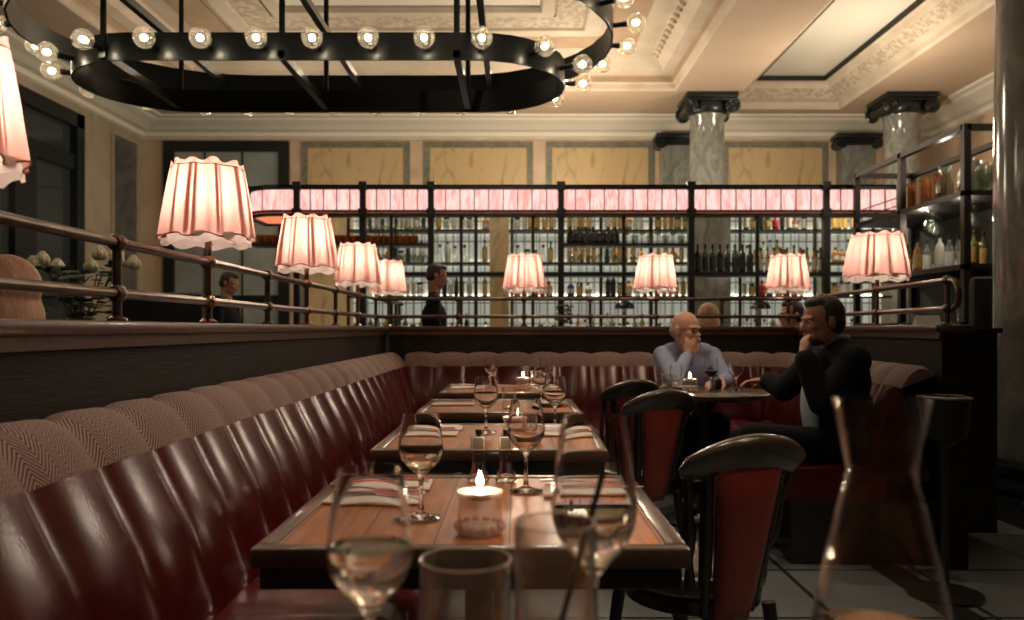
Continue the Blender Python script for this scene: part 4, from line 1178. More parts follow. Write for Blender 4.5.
# ------------------------------------------------------------------ flowers beyond the left partition
t = thing('side_table', 'dark service table with the vase of white flowers, beyond the left partition', 'table', (-2.72, 5.0, 0))
MB().lathe([(0,.72),(.40,.72),(.40,.75),(0,.75)], 40).build('tabletop', M['edge'], t, smooth=40)
MB().lathe([(0,0),(.22,0),(.22,.02),(.04,.05),(.035,.68),(.08,.72),(0,.72)], 24).build('pedestal', M['chair_wood'], t, smooth=40)
t = thing('flower_vase', 'glass vase of white roses and dark leaves at the left', 'flowers', (-2.72, 5.0, .75))
MB().lathe([(0,0),(.07,0),(.10,.06),(.12,.20),(.10,.33),(.075,.40),(.085,.44),(.08,.44),(.07,.40),(.095,.33),(.112,.20),(.09,.06),(0,.02)], 32).build('vase', M['shelfglass'], t, smooth=50)
rnd = random.Random(3)
fl = []
for k, (dx, dy, dz) in enumerate([(-.24,0,.80),(-.18,.06,.76),(.14,-.04,.83),(.20,.05,.84),(.25,-.05,.80),(.02,.08,.76),(.31,.04,.78),(-.28,-.03,.77)]):
    m = MB(); c = V(dx,dy,dz)
    for ly in range(3):
        r = .040-.010*ly
        for j in range(6):
            a = 2*PI*j/6+ly*.5
            m.ell(c+V(r*.6*math.cos(a), r*.6*math.sin(a), .012*ly), (r*.62, r*.62, .034), seg=8, rings=6)
    m.build('rose', M['petal'], t, smooth=True)
lf = MB()
for k in range(90):
    a = rnd.uniform(0, 2*PI); r = rnd.uniform(.02,.30); z = rnd.uniform(.44,.78); c = V(r*math.cos(a), r*math.sin(a), z)
    Rm = Matrix.Rotation(rnd.uniform(0,2*PI), 3, 'Z') @ Matrix.Rotation(rnd.uniform(-1,1), 3, 'X')
    lf.ell(c, (.05,.022,.004), Rm, seg=8, rings=4)
for k in range(10):
    a = 2*PI*k/10; lf.tube([(0.02*math.cos(a),.02*math.sin(a),.05),(.05*math.cos(a),.05*math.sin(a),.42),(.2*math.cos(a),.08*math.sin(a),.72)], .004, 5)
lf.build('foliage', M['leaf'], t, smooth=True)

# ------------------------------------------------------------------ wine bucket and dark cabinet on the right
t = thing('wine_bucket', 'metal wine bucket on a stand behind the carafe neck', 'bucket', (1.80, 3.36, 0))
MB().lathe([(0,.66),(.075,.66),(.085,.68),(.100,.825),(.103,.835),(.098,.835),(.092,.82),(.078,.68),(0,.67)], 40).build('bucket_body', M['bar_metal'], t, smooth=40)
MB().lathe([(.098,.832),(.105,.830),(.106,.838),(.099,.840),(.098,.832)], 40).build('rim', M['steel'], t, smooth=40)
MB().lathe([(0,0),(.15,0),(.15,.015),(.02,.03),(.014,.3),(.014,.62),(.06,.655),(0,.66)], 28).build('stand', M['chair_wood'], t, smooth=40)
t = thing('service_cabinet', 'black service cabinet between the right partition and the near column', 'cabinet', (2.10, 4.15, 0))
MB().box((0,0,.06),(.40,.30,1.10), bev=.006).build('cabinet_body', M['black_flat'], t)
for k in range(2):
    d = MB().box((.01+.19*k,-.018,.09),(.195+.19*k,0,1.06), bev=.004).build('door', M['chair_wood'], t)
    MB().tube([(.18+.04*k,-.03,.60),(.18+.04*k,-.03,.70)], .004, 8).build('handle', M['bronze'], d)
MB().box((-.01,-.03,1.10),(.41,.31,1.125), bev=.004).build('countertop', M['chair_wood'], t)

# ------------------------------------------------------------------ bar: canopy, gantry, shelves
D0 = 9.0
def X9(px): return (px-516)*D0/F
zc0, zc1, zg0, zg1 = 2.395, 2.745, 2.462, 2.690
bar = thing('bar_gantry', 'black iron bar gantry with glowing pink glass canopy and bottle shelves', 'bar', (0, D0, 0))
# canopy outline (plan): left end rounded
LXc = -3.12; RXc = X9(826)
R_ = .42; dep = .95
plan = []
for k in range(9):
    a = PI/2*k/8
    plan.append((LXc+R_-R_*math.sin(PI/2-a) if False else LXc+R_-R_*math.cos(a), R_-R_*math.sin(a)))
plan = [(LXc, dep)] + plan
RXE = 4.28; XRT = 3.80; YRT = -2.24             # rack corner: canopy turns and runs toward the viewer at the far right
def strip(mb, pts, z0, z1, th):
    """vertical band following a plan polyline, thickness th inward"""
    vs = []; n = len(pts)
    for i, (x, y) in enumerate(pts):
        a = Vector(pts[max(0, i-1)]); b = Vector(pts[min(n-1, i+1)]); d = (b-a).normalized(); nn = Vector((-d.y, d.x))
        vs += [(x, y, z0), (x, y, z1), (x+nn.x*th, y+nn.y*th, z1), (x+nn.x*th, y+nn.y*th, z0)]
    fs = []
    for i in range(n-1):
        for q in range(4): fs.append((i*4+q, i*4+(q+1) % 4, (i+1)*4+(q+1) % 4, (i+1)*4+q))
    fs.append((0,1,2,3)); fs.append(((n-1)*4+3,(n-1)*4+2,(n-1)*4+1,(n-1)*4))
    mb.add(vs, fs)
full = plan + [(RXE, 0)]
rails = MB(); strip(rails, full, zg1, zc1, .05); strip(rails, full, zc0, zg0, .05)
rails.build('canopy_frame', M['bar_metal'], bar)
gl = MB(); strip(gl, [(x+.012 if i < 10 else x, y+.012) for i, (x, y) in enumerate(full)], zg0, zg1, .01); cm = gl; gl.mat(1)
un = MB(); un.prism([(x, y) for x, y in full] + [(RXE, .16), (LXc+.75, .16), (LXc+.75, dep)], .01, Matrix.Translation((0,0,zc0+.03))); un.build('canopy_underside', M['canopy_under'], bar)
tp = MB(); tp.prism([(x, y) for x, y in full] + [(RXE, .16), (LXc+.75, .16), (LXc+.75, dep)], .02, Matrix.Translation((0,0,zc1-.02))); tp.build('canopy_roof', M['bar_metal'], bar)
bk = MB(); bk.box((LXc, dep-.04, zc0), (LXc+.75, dep, zc1)); bk.box((LXc+.75,.12,zc0),(RXE,.16,zc1)); bk.build('canopy_back', M['bar_metal'], bar)
# glazing bars: panel edges and thin cames
edges = [297, 363, 431, 561, 691, 826]
for a, b, n in ((297,363,5),(363,431,5),(431,561,9),(561,691,9),(691,826,9),(826,900,5)):
    for k in range(1, n):
        x = X9(a+(b-a)*k/n); cm.box((x-.005,-.004,zg0),(x+.005,.01,zg1))
for k in (3, 6):
    x, y = plan[k+1]; cm.cyl((x-.002, y-.002, zg0), .006, zg1-zg0, 8)
gl.build('canopy_glass', [M['canopy'], M['bar_metal']], bar)
for px in edges:
    x = X9(px)
    m = MB(); w = .034; m.box((x-w,-.03,1.02),(x+w,.05,zc1+.01)); m.box((x-.05,-.045,zc0-.02),(x+.05,.06,zg0+.01)); m.box((x-.045,-.04,zg1-.01),(x+.045,.06,zc1+.03))
    m.build('gantry_post', M['bar_metal'], bar)
for px in (391, 461, 476, 533, 624, 758):
    x = X9(px); MB().box((x-.018,.02,1.02),(x+.018,.05,zc0)).build('slim_post', M['bar_metal'], bar)
# front gantry shelves
zb = CAMZ+57*D0/F; zm = CAMZ+86*D0/F
MB().box((X9(363),-.02,zb-.045),(XRT,.26,zb)).build('gantry_shelf', M['bar_metal'], bar)
MB().box((X9(250),-.02,zm-.03),(X9(431),.26,zm)).build('gantry_shelf', M['bar_metal'], bar)
MB().box((X9(561),-.02,zm-.03),(X9(691),.26,zm)).build('gantry_shelf', M['bar_metal'], bar)
MB().box((X9(363),-.30,1.00),(XRT,.42,1.045), bev=.01).build('counter_top', M['ledge'], bar)
MB().box((X9(363),-.05,0),(XRT,.30,1.0)).build('counter_front', M['oak'], bar)

# back shelving
D1 = 11.5
def X11(px): return (px-516)*D1/F
sh = thing('back_bar_shelving', 'backlit tiled back bar shelving behind the pink canopy', 'shelving', (0, D1, 0))
SX0, SX1 = X11(350), 5.35
MB().box((SX0, .22, 0), (SX1, .26, 3.0)).build('tile_back', M['tile'], sh)
levels = [1.00, 1.594, 2.07, 2.54]
for z in levels:
    MB().box((SX0,-.12,z-.03),(SX1,.20,z)).build('shelf_board', M['bar_metal'], sh)
    MB().box((SX0,.195,z+.005),(SX1,.215,z+.020)).build('light_strip', M['ledstrip'], sh)
MB().box((SX0,-.12,2.97),(SX1,.2,3.0)).build('top_board', M['bar_metal'], sh)
for px in (350, 397, 431, 476, 512, 561, 600, 650, 727, 738, 812, 826, 870):
    x = X11(px); MB().box((x-.022,-.12,0),(x+.022,-.09,3.0)).build('upright', M['bar_metal'], sh)
g = MB()
for k in range(46):
    x = SX0+.12+k*.16; g.tube([(x,-.10,0),(x,-.10,2.97)], .0035, 4)
g.build('wire_grille', M['bar_metal'], sh)
MB().box((X11(490),-.14,0),(X11(509),.0,3.0)).build('marble_pier', M['yellow_marble'], sh)
MB().box((X11(691),-.20,0),(X11(727),-.13,3.0)).build('dark_pier', M['column_marble'], sh)

# bottles
def bprof(kind):
    return {
     'tall round':   [(0,0),(.036,0),(.038,.006),(.038,.19),(.034,.215),(.016,.245),(.0135,.255),(.0135,.315),(0,.315)],
     'slim':   [(0,0),(.030,0),(.032,.006),(.032,.20),(.022,.235),(.013,.265),(.012,.33),(0,.33)],
     'squat':  [(0,0),(.048,0),(.052,.01),(.052,.12),(.045,.145),(.018,.17),(.015,.21),(0,.21)],
     'decanter': [(0,0),(.04,0),(.055,.03),(.050,.10),(.022,.16),(.016,.22),(.022,.235),(.02,.26),(0,.265)],
     'jar':  [(0,0),(.045,0),(.047,.01),(.047,.15),(.040,.165),(.040,.185),(0,.185)]}[kind]
gm = {}
def bottle_glass(name, col, tr=.75):
    m = pbr('bottle_'+name, col, .12, trans=tr, coat=.2); return m
GC = {'clear': ((.85,.88,.84),.9), 'amber': ((.62,.26,.06),.7), 'green': ((.05,.16,.07),.6), 'dark': ((.012,.014,.012),.0), 'red': ((.65,.035,.02),.35),
      'blue': ((.04,.08,.45),.4), 'white': ((.78,.76,.70),.0), 'olive': ((.30,.30,.10),.7)}
for k_, (c_, t_) in GC.items(): gm[k_] = bottle_glass(k_, c_, t_)
LB = {'w': pbr('label_white', (.72,.70,.62), .6), 'y': pbr('label_yellow', (.6,.40,.12), .6), 'k': pbr('label_black', (.03,.03,.03), .5), 'r': pbr('label_red', (.45,.05,.04), .6)}
protos = {}
def bottle_mesh(kind, colr, lab, cap):
    key = (kind, colr, lab, cap)
    if key not in protos:
        pr = bprof(kind); H = pr[-1][1]; rmax = max(r for r, z in pr)
        m = MB(); m.mat(0).lathe(pr, 14)
        rn = pr[-2][0]; m.mat(1).lathe([(0,H-.002),(rn+.002,H-.035),(rn+.003,H-.03),(rn+.003,H+.006),(0,H+.006)][1:], 12)
        zs = [z for r, z in pr if r >= rmax*.98]; z0 = min(zs)+.03; z1 = max(zs)-.02
        if z1 <= z0 + .02: z0, z1 = .03, .08; 
        rl = (rmax if kind != 'decanter' else .053)+.0008
        if kind != 'decanter': m.mat(2).lathe([(rl,z0),(rl,z1)], 14)
        me = m.mesh('bottle', [gm[colr], {'k': M['black_flat'], 'g': M['brass'], 'w': LB['w'], 'r': LB['r']}[cap], LB[lab]], smooth=50)
        protos[key] = me
    return protos[key]
def put_mesh(name, me, loc, label, cat, group=None, rz=0, sc=1.0):
    o = bpy.data.objects.new(name, me); COL.objects.link(o); o.location = loc; o.rotation_euler = (0,0,rz); o.scale = (sc,)*3
    tag(o, label, cat, group); return o
kinds = [('tall round','clear','w','k'),('tall round','clear','w','g'),('slim','clear','w','k'),('squat','clear','y','k'),('decanter','clear','w','g'),
         ('tall round','amber','y','k'),('squat','amber','w','g'),('tall round','olive','y','k'),('tall round','green','w','k'),('slim','dark','k','k'),('tall round','white','w','k'),('jar','clear','w','k'),('slim','amber','y','k'),('jar','olive','y','g')]
cword = {'clear':'clear','amber':'amber','green':'green','dark':'black','red':'red','blue':'blue','white':'white','olive':'olive'}
rb = random.Random(11)
rows = {1.00: 'lowest', 1.594: 'second lowest', 2.07: 'second highest', 2.54: 'highest'}
bays = [(366, 428, 'left of the waiter'), (434, 473, 'just right of the waiter'), (480, 488, 'left of the marble pier'), (512, 558, 'right of the marble pier'),
        (565, 598, 'middle bay left part'), (603, 647, 'middle bay centre'), (653, 688, 'middle bay right part'),
        (730, 737, 'beside the dark pier'), (741, 809, 'above the suited man'), (815, 823, 'right of the suited man'), (829, 862, 'at the canopy end')]
special = {(1.594, 555): ('tall round','red','w','r'), (1.594, 566): ('squat','blue','w','w'), (1.594, 758): ('squat','red','r','k'), (1.594, 767): ('squat','blue','w','k'),
           (1.594, 598): ('tall round','dark','k','k'), (1.594, 604): ('tall round','dark','k','k'), (1.594, 611): ('tall round','dark','k','k'), (1.594, 640): ('tall round','blue','w','k'), (1.594, 646): ('tall round','blue','w','k'), (1.594, 536): ('tall round','red','w','r'),
           (2.54, 774): ('squat','red','r','r'), (1.594, 781): ('squat','green','w','k'), (1.594, 806): ('squat','amber','y','k')}
def put_bottle(x, y, z, kk, where, rowname, sc=1.0):
    kind, colr, lab, cap = kk
    nm = 'glass_jar' if kind == 'jar' else ('decanter' if kind == 'decanter' else 'bottle')
    word = {'jar': 'jar', 'decanter': 'stoppered decanter'}.get(kind, f'{kind} bottle')
    capw = {'k':'black','g':'gold','w':'white','r':'red'}[cap]
    lbl = f'{cword[colr]} {capw}-capped {word}, {rowname} back shelf, {where}'
    put_mesh(nm, bottle_mesh(*kk), (x, y, z), lbl, 'bottle' if nm != 'glass_jar' else 'jar', lbl+' group', rb.uniform(0, 6), sc)
for z, rn in rows.items():
    for a, b, wname in bays:
        x = X11(a)+.03; xe = X11(b)-.02
        favour = rb.sample(kinds, 4)
        while x < xe:
            kk = rb.choice(favour)
            for (zz, px), sp_ in special.items():
                if zz == z and abs(X11(px)-x) < .06: kk = sp_
            r = max(q[0] for q in bprof(kk[0])); x += r
            if x > xe: break
            put_bottle(x, D1+rb.uniform(-.03,.06), z, kk, wname, rn, rb.uniform(.92,1.05))
            x += r+rb.uniform(.006,.034)
# glassware protos
def gmesh(kind):
    m = MB()
    if kind == 'stem':
        o, i = wine_profile(.19,.038,.034,.085,.031,.0015); m.lathe(o+i, 14)
    elif kind == 'coupe':
        m.lathe([(0,0),(.035,0),(.034,.003),(.005,.01),(.004,.09),(.02,.10),(.046,.125),(.050,.145),(.048,.145),(.044,.127),(.018,.104),(0,.10)], 14)
    elif kind == 'tumbler':
        m.lathe([(0,0),(.036,0),(.040,.10),(.038,.10),(.034,.01),(0,.01)], 14)
    elif kind == 'stack':
        for k in range(3): m.lathe([(0,.075*k),(.036,.075*k),(.042,.10+.075*k),(.040,.10+.075*k),(.034,.01+.075*k),(0,.01+.075*k)], 14)
    elif kind == 'pitcher':
        m.lathe([(0,0),(.05,0),(.065,.05),(.06,.12),(.035,.19),(.045,.25),(.042,.25),(.032,.19),(.056,.12),(.06,.05),(0,.01)], 16)
    return m
GM = {k: gmesh(k).mesh(k, M['shelfglass'], smooth=50) for k in ('stem','coupe','tumbler','stack','pitcher')}
GMa = {k: gmesh(k).mesh(k+'_amber', M['amberglass'], smooth=50) for k in ('stack','tumbler')}
# hanging glasses (turned upside down) under the canopy, left
def hang(x, y, z, label, group, me):
    o = put_mesh('hanging_glass', me, (x, y, z), label, 'glass', group); o.rotation_euler = (PI, 0, 0)
for k in range(13):
    hang(X9(367)+.03+k*.055*1.0, D0+.12, zc0-.01, 'stemmed glass hanging upside down under the canopy above the far lamps', 'stemmed glasses hanging under the canopy', GM['stem'])
for k in range(12):
    hang(X9(367)+.05+k*.06, D0+.10, zm-.03, 'stemmed glass hanging upside down below the left gantry shelf', 'stemmed glasses hanging below the left gantry shelf', GM['stem'])
for k in range(22):
    put_mesh('tumbler', GMa['tumbler'], (X9(252)+.05+k*.084, D0+.10, zm), 'amber tinted tumbler in the row on the left gantry shelf behind the lamps', 'glass', 'amber tumblers on the left gantry shelf')
for k in range(22):
    put_mesh('tumbler', GMa['tumbler'], (X9(252)+.05+k*.084, D0+.20, zm), 'amber tinted tumbler in the rear row on the left gantry shelf', 'glass', 'rear amber tumblers on the left gantry shelf')
# middle bay front shelf
for k in range(7):
    put_mesh('bottle', bottle_mesh('squat','dark','k','k'), (X9(566)+.06+k*.085, D0+.10, zm), 'black squat bottle on the gantry shelf under the middle canopy panel', 'bottle', 'black squat bottles on the middle gantry shelf', 0, .9)
for k in range(8):
    put_mesh('tumbler', GM['tumbler'] if k % 2 else GM['coupe'], (X9(566)+.70+k*.088, D0+.10, zm), ('clear tumbler' if k % 2 else 'clear coupe glass')+' on the gantry shelf above the lamp near the bald man', 'glass', 'clear tumblers on the middle gantry shelf' if k % 2 else 'coupe glasses on the middle gantry shelf')
for k in range(13):
    if 7 <= k: g_ = 'coupe'
    else: g_ = 'stem'
    hang(X9(566)+.07+k*.10, D0+.10, zm-.032, f'{"coupe" if g_=="coupe" else "stemmed"} glass hanging below the middle gantry shelf', f'{"coupe" if g_=="coupe" else "stemmed"} glasses hanging below the middle gantry shelf', GM[g_])
for k in range(8):
    put_mesh('bottle', bottle_mesh('tall round','green' if k % 3 else 'dark','k','k'), (X9(697)+.03+k*.085, D0+.10, zb), ('dark green' if k % 3 else 'black')+' bottle on the gantry beam in front of the dark pier', 'bottle', 'dark green bottles before the dark pier' if k % 3 else 'black bottles before the dark pier')
for k in range(10):
    put_mesh('bottle', bottle_mesh('slim','olive' if k % 2 else 'amber','w','k'), (X9(697)+.75+k*.075, D0+.10, zb), ('olive' if k % 2 else 'amber')+' slim bottle on the gantry beam right of the dark pier', 'bottle', 'olive slim bottles on the right gantry beam' if k % 2 else 'amber slim bottles on the right gantry beam', 0, .85)
# till and dome lamps on the bar top
def dome_lamp(px, label):
    t = thing('dome_lamp', label, 'lamp', (X9(px), D0-.12, 1.045))
    MB().lathe([(0,0),(.06,0),(.055,.012),(.01,.02),(.008,.30),(0,.30)], 20).build('stand', M['bar_metal'], t, smooth=40)
    MB().lathe([(.115,.30),(.11,.33),(.085,.365),(.045,.385),(0,.39),(0,.386),(.043,.38),(.082,.36),(.106,.328),(.111,.30)], 28).build('lamp_shade', M['black_steel'], t, smooth=50)
    MB().ell((0,0,.325), (.022,.022,.022)).build('bulb', M['bulb'], t, smooth=True)
dome_lamp(757, 'small black dome lamp on the bar top left of the suited man')
dome_lamp(623, 'small black dome lamp on the bar top left of the bald man')
t = thing('potted_herb', 'dark leafy plant on the bar top left of the middle lamp', 'plant', (X9(563), D0-.15, 1.045))
MB().lathe([(0,0),(.06,0),(.08,.11),(.075,.11),(0,.10)], 20).build('pot', M['bar_metal'], t, smooth=40)
lf = MB(); rnd = random.Random(9)
for k in range(110):
    a = rnd.uniform(0, 2*PI); e = rnd.uniform(.0,1.3); r = rnd.uniform(.03,.13)
    c = V(r*math.cos(a)*math.cos(e)*1.0, r*math.sin(a)*math.cos(e), .12+.20*rnd.random()+.03*math.sin(e))
    Rm = Matrix.Rotation(rnd.uniform(0,6), 3, 'Z') @ Matrix.Rotation(rnd.uniform(-1.2,1.2), 3, 'X'); lf.ell(c, (.03,.014,.003), Rm, seg=6, rings=4)
lf.build('foliage', M['leaf'], t, smooth=True)

# ------------------------------------------------------------------ right glass rack
rk = thing('glass_rack', 'open bronze framed glass rack running toward the viewer on the right', 'rack', (XRT, 0, 0))
RW = .62
ypost = [8.92, 7.88, 6.76]
for y in ypost:
    for x in (0, RW):
        MB().box((x-.03, y-.03, 0), (x+.03, y+.03, 2.85)).build('post', M['rack_metal'], rk)
for z in (2.80,):
    m = MB(); m.box((-.03,6.76,z),(.03,8.92,z+.05)); m.box((RW-.03,6.76,z),(RW+.03,8.92,z+.05)); m.box((0,6.73,z),(RW,6.79,z+.05)); m.box((0,8.89,z),(RW,8.95,z+.05)); m.build('top_rail', M['rack_metal'], rk)
for z in (2.29, 1.67, 1.18):
    m = MB(); m.box((-.03,6.73,z-.045),(RW+.03,8.93,z)); m.build('shelf_board', M['rack_metal'], rk)
m = MB()
for z in (2.34, 2.42): m.tube([(-.02,7.9,z),(-.02,8.92,z)], .006, 6)
m.build('guard_rail', M['bar_metal'], rk)
MB().box((RW+.04,6.7,0),(RW+.08,8.93,2.27)).build('back_panel', M['oak'], rk)
rr = random.Random(5)
# topmost shelf: amber stacks, pitchers, stemmed glasses, decanters
for k in range(5):
    put_mesh('tumbler_stack', GMa['stack'], (XRT+.07+.11*(k % 2), 7.35+.12*k, 2.29), 'stack of amber tumblers on the top shelf of the right rack', 'glasses', 'amber tumbler stacks on the right rack')
for k in range(4):
    put_mesh('glass_pitcher', GM['pitcher'], (XRT+.10+.14*(k % 3), 6.92+.12*k, 2.29), 'clear glass pitcher on the top shelf of the right rack', 'pitcher', 'glass pitchers on the top shelf of the right rack', sc=1.25)
for k in range(12):
    put_mesh('wine_glass', GM['stem'], (XRT+.30+.10*(k % 3), 6.90+.13*(k//3)+.02*(k % 2), 2.29), 'stemmed glass on the top shelf of the right rack', 'glass', 'stemmed glasses on the top shelf of the right rack', sc=1.3)
for k in range(14):
    kk = rr.choice([kinds[0], kinds[5], kinds[7], kinds[2], kinds[10]])
    put_mesh('bottle', bottle_mesh(*kk), (XRT+.07+.16*(k % 3), 6.90+.15*k*.9, 1.67), f'{kk[1]} {kk[0]} bottle on the middle shelf of the right rack', 'bottle', f'{kk[1]} {kk[0]} bottles on the middle shelf of the right rack')
for k in range(18):
    put_mesh('wine_glass', GM['stem'], (XRT+.32+.10*(k % 3), 6.85+.115*k, 1.67), 'stemmed glass standing on the middle shelf of the right rack', 'glass', 'stemmed glasses on the middle shelf of the right rack')
for k in range(9):
    hang(XRT+.10+.12*(k % 4), 6.92+.16*k, 2.24, 'stemmed glass hanging below the top shelf of the right rack', 'stemmed glasses hanging in the right rack', GM['stem'])
for k in range(8):
    put_mesh('tumbler', GM['tumbler'], (XRT+.08+.12*(k % 4), 6.95+.2*k, 1.18), 'clear tumbler on the lowest shelf of the right rack', 'glass', 'clear tumblers on the lowest shelf of the right rack', sc=1.2)
MB_l = MB().box((-.008, 6.8, 1.63-.02), (.004, 8.9, 1.63-.012)); 
t = thing('place_card', 'small white card standing on the ledge beyond the right partition', 'card', (2.75*1.02, 5.55, 1.175))
t.location = ((915-516)*5.6/F, 5.6, 1.125)
m = MB(); m.prism([(-.05,0),(.05,0),(0,.09)], .17, Matrix.Rotation(PI/2, 4, 'Y') @ Matrix.Rotation(PI/2, 4, 'Z')); m.build('card_body', M['card'], t)
t2 = thing('side_table', 'narrow dark shelf table holding the white card beyond the right partition', 'table', (t.location.x, 5.6, 0))
MB().box((-.15,-.15,1.09),(.25,.15,1.12), bev=.005).build('tabletop', M['edge'], t2)
for sx in (-.12,.22):
    for sy in (-.12,.12): MB().box((sx-.015,sy-.015,0),(sx+.015,sy+.015,1.09)).build('leg', M['chair_wood'], t2)

# ------------------------------------------------------------------ chandelier
CH = (-1.105, 4.6)
ch_ = thing('ring_chandelier', 'black two-tier oval ring chandelier with clear globe bulbs', 'chandelier', (CH[0], CH[1], 0))
def oval(hl, hd, n=16):
    """stadium outline, hl half length, hd half depth"""
    s_ = hl-hd; pts = []
    for k in range(n+1): a = -PI/2+PI*k/n; pts.append((s_+hd*math.cos(a), hd*math.sin(a)))
    for k in range(n+1): a = PI/2+PI*k/n; pts.append((-s_+hd*math.cos(a), hd*math.sin(a)))
    return pts
def ringband(hl, hd, z0, z1, th, nm):
    o = oval(hl, hd); i = oval(hl-th, hd-th); n = len(o); m = MB()
    vs = [(x,y,z0) for x,y in o]+[(x,y,z1) for x,y in o]+[(x,y,z1) for x,y in i]+[(x,y,z0) for x,y in i]
    fs = []
    for k in range(n):
        j = (k+1) % n
        for q in range(4): fs.append((q*n+k, q*n+j, ((q+1) % 4)*n+j, ((q+1) % 4)*n+k))
    m.add(vs, fs); return m.build(nm, M['black_steel'], ch_, smooth=40)
ZA, ZB = 2.815, 2.57
HA = (1.66, .98); HB = (1.385, .50); BH = .142
ra = ringband(HA[0], HA[1], ZA-BH/2, ZA+BH/2, .012, 'upper_ring')
rbn = ringband(HB[0], HB[1], ZB-BH/2, ZB+BH/2, .012, 'lower_ring')
# cross bars and hanging rods
for x in (-1.02, -.10, .80):
    m = MB(); m.box((x-.018,-HB[1],ZB-.06),(x+.018,HB[1],ZB-.02)); m.build('cross_bar', M['black_steel'], ch_)
    m = MB(); m.box((x-.018+.12,-HA[1],ZA-.02),(x+.018+.12,HA[1],ZA+.02)); m.build('cross_bar', M['black_steel'], ch_)
    for sy in (-1, 1):
        MB().tube([(x,sy*(HB[1]-.02),ZB),(x,sy*(HB[1]-.02),ZC-.0)], .016, 8).build('hanging_rod', M['black_steel'], ch_, smooth=True)
MB().box((-1.3,-.52,ZC-.06),(1.3,.52,ZC+.0)).build('ceiling_plate', M['black_steel'], ch_)
gb = MB(); gb.lathe([(.013,-.056),(.032,-.044),(.049,-.020),(.054,.0),(.049,.025),(.033,.044),(.015,.053),(0,.055)], 28)
gme = gb.mesh('globe_bulb', M['bulbglass'], smooth=True)
fme = MB().ell((0,0,.0), (.0155,.0155,.019), seg=10, rings=8).mesh('filament', M['filament'], smooth=True)
sme = MB().lathe([(0,-.125),(.013,-.125),(.014,-.075),(.016,-.072),(.016,-.048),(0,-.048)], 14).mesh('bulb_socket', M['black_steel'], smooth=40)
def along(hl, hd, n, off=0):
    pts = oval(hl, hd, 24); pts.append(pts[0]); L = [0]
    for a, b in zip(pts, pts[1:]): L.append(L[-1]+math.hypot(b[0]-a[0], b[1]-a[1]))
    out = []
    for k in range(n):
        u = ((k+off)/n % 1)*L[-1]
        for i in range(len(L)-1):
            if u <= L[i+1]+1e-9 and L[i+1] > L[i]:
                q = (u-L[i])/(L[i+1]-L[i]); a, b = Vector(pts[i]), Vector(pts[i+1]); p = a.lerp(b, q); d = (b-a).normalized(); out.append((p, Vector((d.y, -d.x)))); break
    return out
nb = 0
for hl, hd, z, n, off in ((HA[0], HA[1], ZA, 28, .35), (HB[0], HB[1], ZB, 24, .15)):
    for p, nn in along(hl, hd, n, off):
        dirv = Vector((nn.x, nn.y, .06)).normalized(); q = Vector((0,0,1)).rotation_difference(dirv)
        c = V(p.x, p.y, z-.01) + dirv*.125
        so = bpy.data.objects.new('bulb_socket', sme); COL.objects.link(so); so.parent = ch_; so.rotation_mode = 'QUATERNION'; so.rotation_quaternion = q; so.location = c
        b = bpy.data.objects.new('globe_bulb', gme); COL.objects.link(b); b.parent = ch_; b.rotation_mode = 'QUATERNION'; b.rotation_quaternion = q; b.location = c
        f = bpy.data.objects.new('filament', fme); COL.objects.link(f); f.parent = b

# ------------------------------------------------------------------ added fill lights and spots
def light(kind, loc, power, col, size=.1, rot=None, name='lamp_light', **kw):
    l = bpy.data.lights.new(name, kind); l.energy = power; l.color = col
    if kind == 'AREA': l.size = size; 
    elif kind in ('POINT', 'SPOT'): l.shadow_soft_size = size
    for k, v in kw.items(): setattr(l, k, v)
    o = bpy.data.objects.new(name, l); COL.objects.link(o); o.location = loc
    if rot: o.rotation_euler = rot
    return o
WARM = (1.0, .74, .50)
# unseen fill points added for ambient light on the ceiling and walls
for x, y, p in ((-3.5, 11.5, 70), (.8, 12.0, 200), (4.7, 11.0, 170), (5.2, 6.5, 75), (0, 8.5, 80), (-4.5, 7, 30)):
    light('POINT', (x, y, 3.6), p, (1,.82,.62), .25, name='ambient_fill_light')
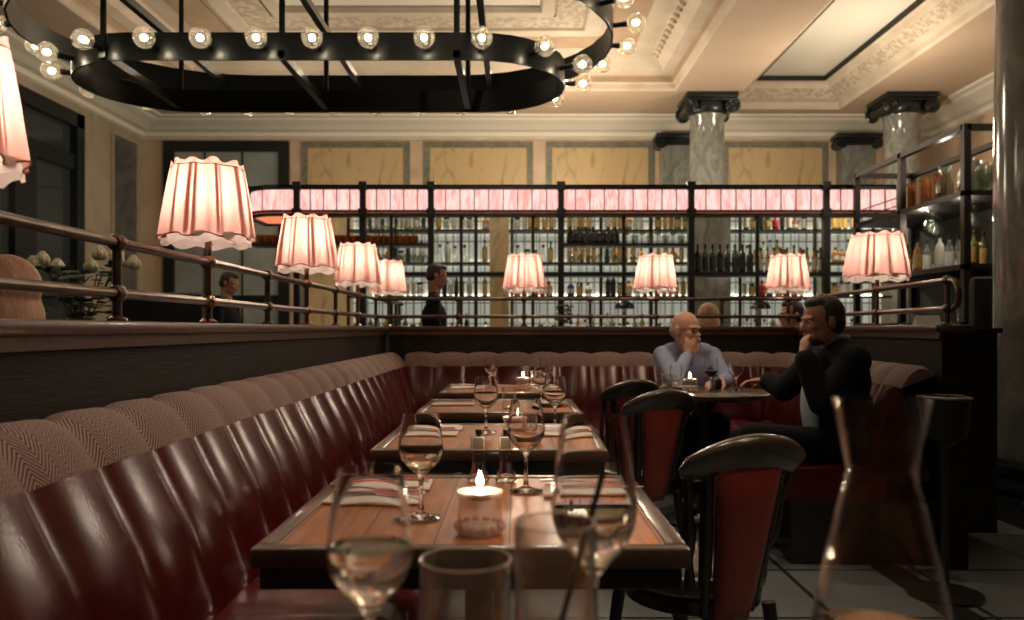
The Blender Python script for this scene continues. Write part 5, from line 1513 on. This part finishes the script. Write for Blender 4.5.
# small points added behind the camera for glints on glass and leather
for x, y, z, p in ((-.9,-1.4,2.7,5), (0.2,-1.8,2.7,6), (1.1,-1.4,2.7,6), (2.0,-.4,2.6,4)):
    light('POINT', (x, y, z), p, (1,.80,.60), .035, name='glint_point_light')
for x, y, p in ((.1, 2.0, 52), (.1, 4.2, 38), (1.2, 4.9, 36), (-.1, .4, 6), (1.4, 2.2, 30)):  # unseen downward spots added over the tables for warm light and glints
    o = light('SPOT', (x, y, 4.9), p*2.9, (1,.80,.62), .06, name='overhead_fill_spot', spot_size=math.radians(48), spot_blend=.6)
for p_ in ((XRT+.12, 7.7, 2.14), (XRT+.12, 7.0, 2.14), (XRT+.12, 7.3, 2.70)):  # points added inside the rack so its glassware sparkles
    light('POINT', p_, 3.0, (1,.9,.75), .03, name='rack_sparkle_light')
for (x, y), (tx, ty) in (((2.3, 1.2), (-.8, 1.7)), ((2.4, 2.6), (-.8, 3.0)), ((2.4, 4.2), (-.8, 4.6)), ((1.9, 2.9), (.6, 5.9)), ((.2, 2.4), (-.6, 5.9)), ((2.0, .2), (.7, 2.3))):  # unseen high spots added and angled for highlights on leather and chairs
    o = light('SPOT', (x, y, 4.3), 95, (1,.66,.46), .045, name='highlight_spot', spot_size=math.radians(40), spot_blend=.8)
    o.rotation_euler = (Vector((tx, ty, .7)) - Vector((x, y, 4.3))).to_track_quat('-Z', 'Y').to_euler()
w = bpy.data.worlds.new('dim_room'); S.world = w; w.use_nodes = True
w.node_tree.nodes['Background'].inputs[0].default_value = (.9,.75,.6,1); w.node_tree.nodes['Background'].inputs[1].default_value = .02

# ------------------------------------------------------------------ camera
cd = bpy.data.cameras.new('camera'); cam = bpy.data.objects.new('camera', cd); COL.objects.link(cam)
cam.location = (0, 0, CAMZ); cam.rotation_euler = (PI/2, 0, 0)
cd.sensor_width = 36; cd.lens = F/1024*36; cd.shift_x = -4/1024; cd.shift_y = 19/1024
cd.clip_start = .05; cd.clip_end = 100
cd.dof.use_dof = True; cd.dof.focus_distance = 2.6; cd.dof.aperture_fstop = 3.4
S.camera = cam
S.view_settings.view_transform = 'Standard'; S.view_settings.look = 'None'; S.view_settings.gamma = 1; S.view_settings.exposure = 0.10
S.view_settings.use_curve_mapping = False
cy = S.cycles
cy.max_bounces = 12; cy.transmission_bounces = 10; cy.transparent_max_bounces = 24; cy.glossy_bounces = 4; cy.diffuse_bounces = 4
cy.sample_clamp_indirect = 3.0; cy.sample_clamp_direct = 0; cy.caustics_reflective = False; cy.caustics_refractive = True; cy.blur_glossy = .5
cy.use_denoising = True
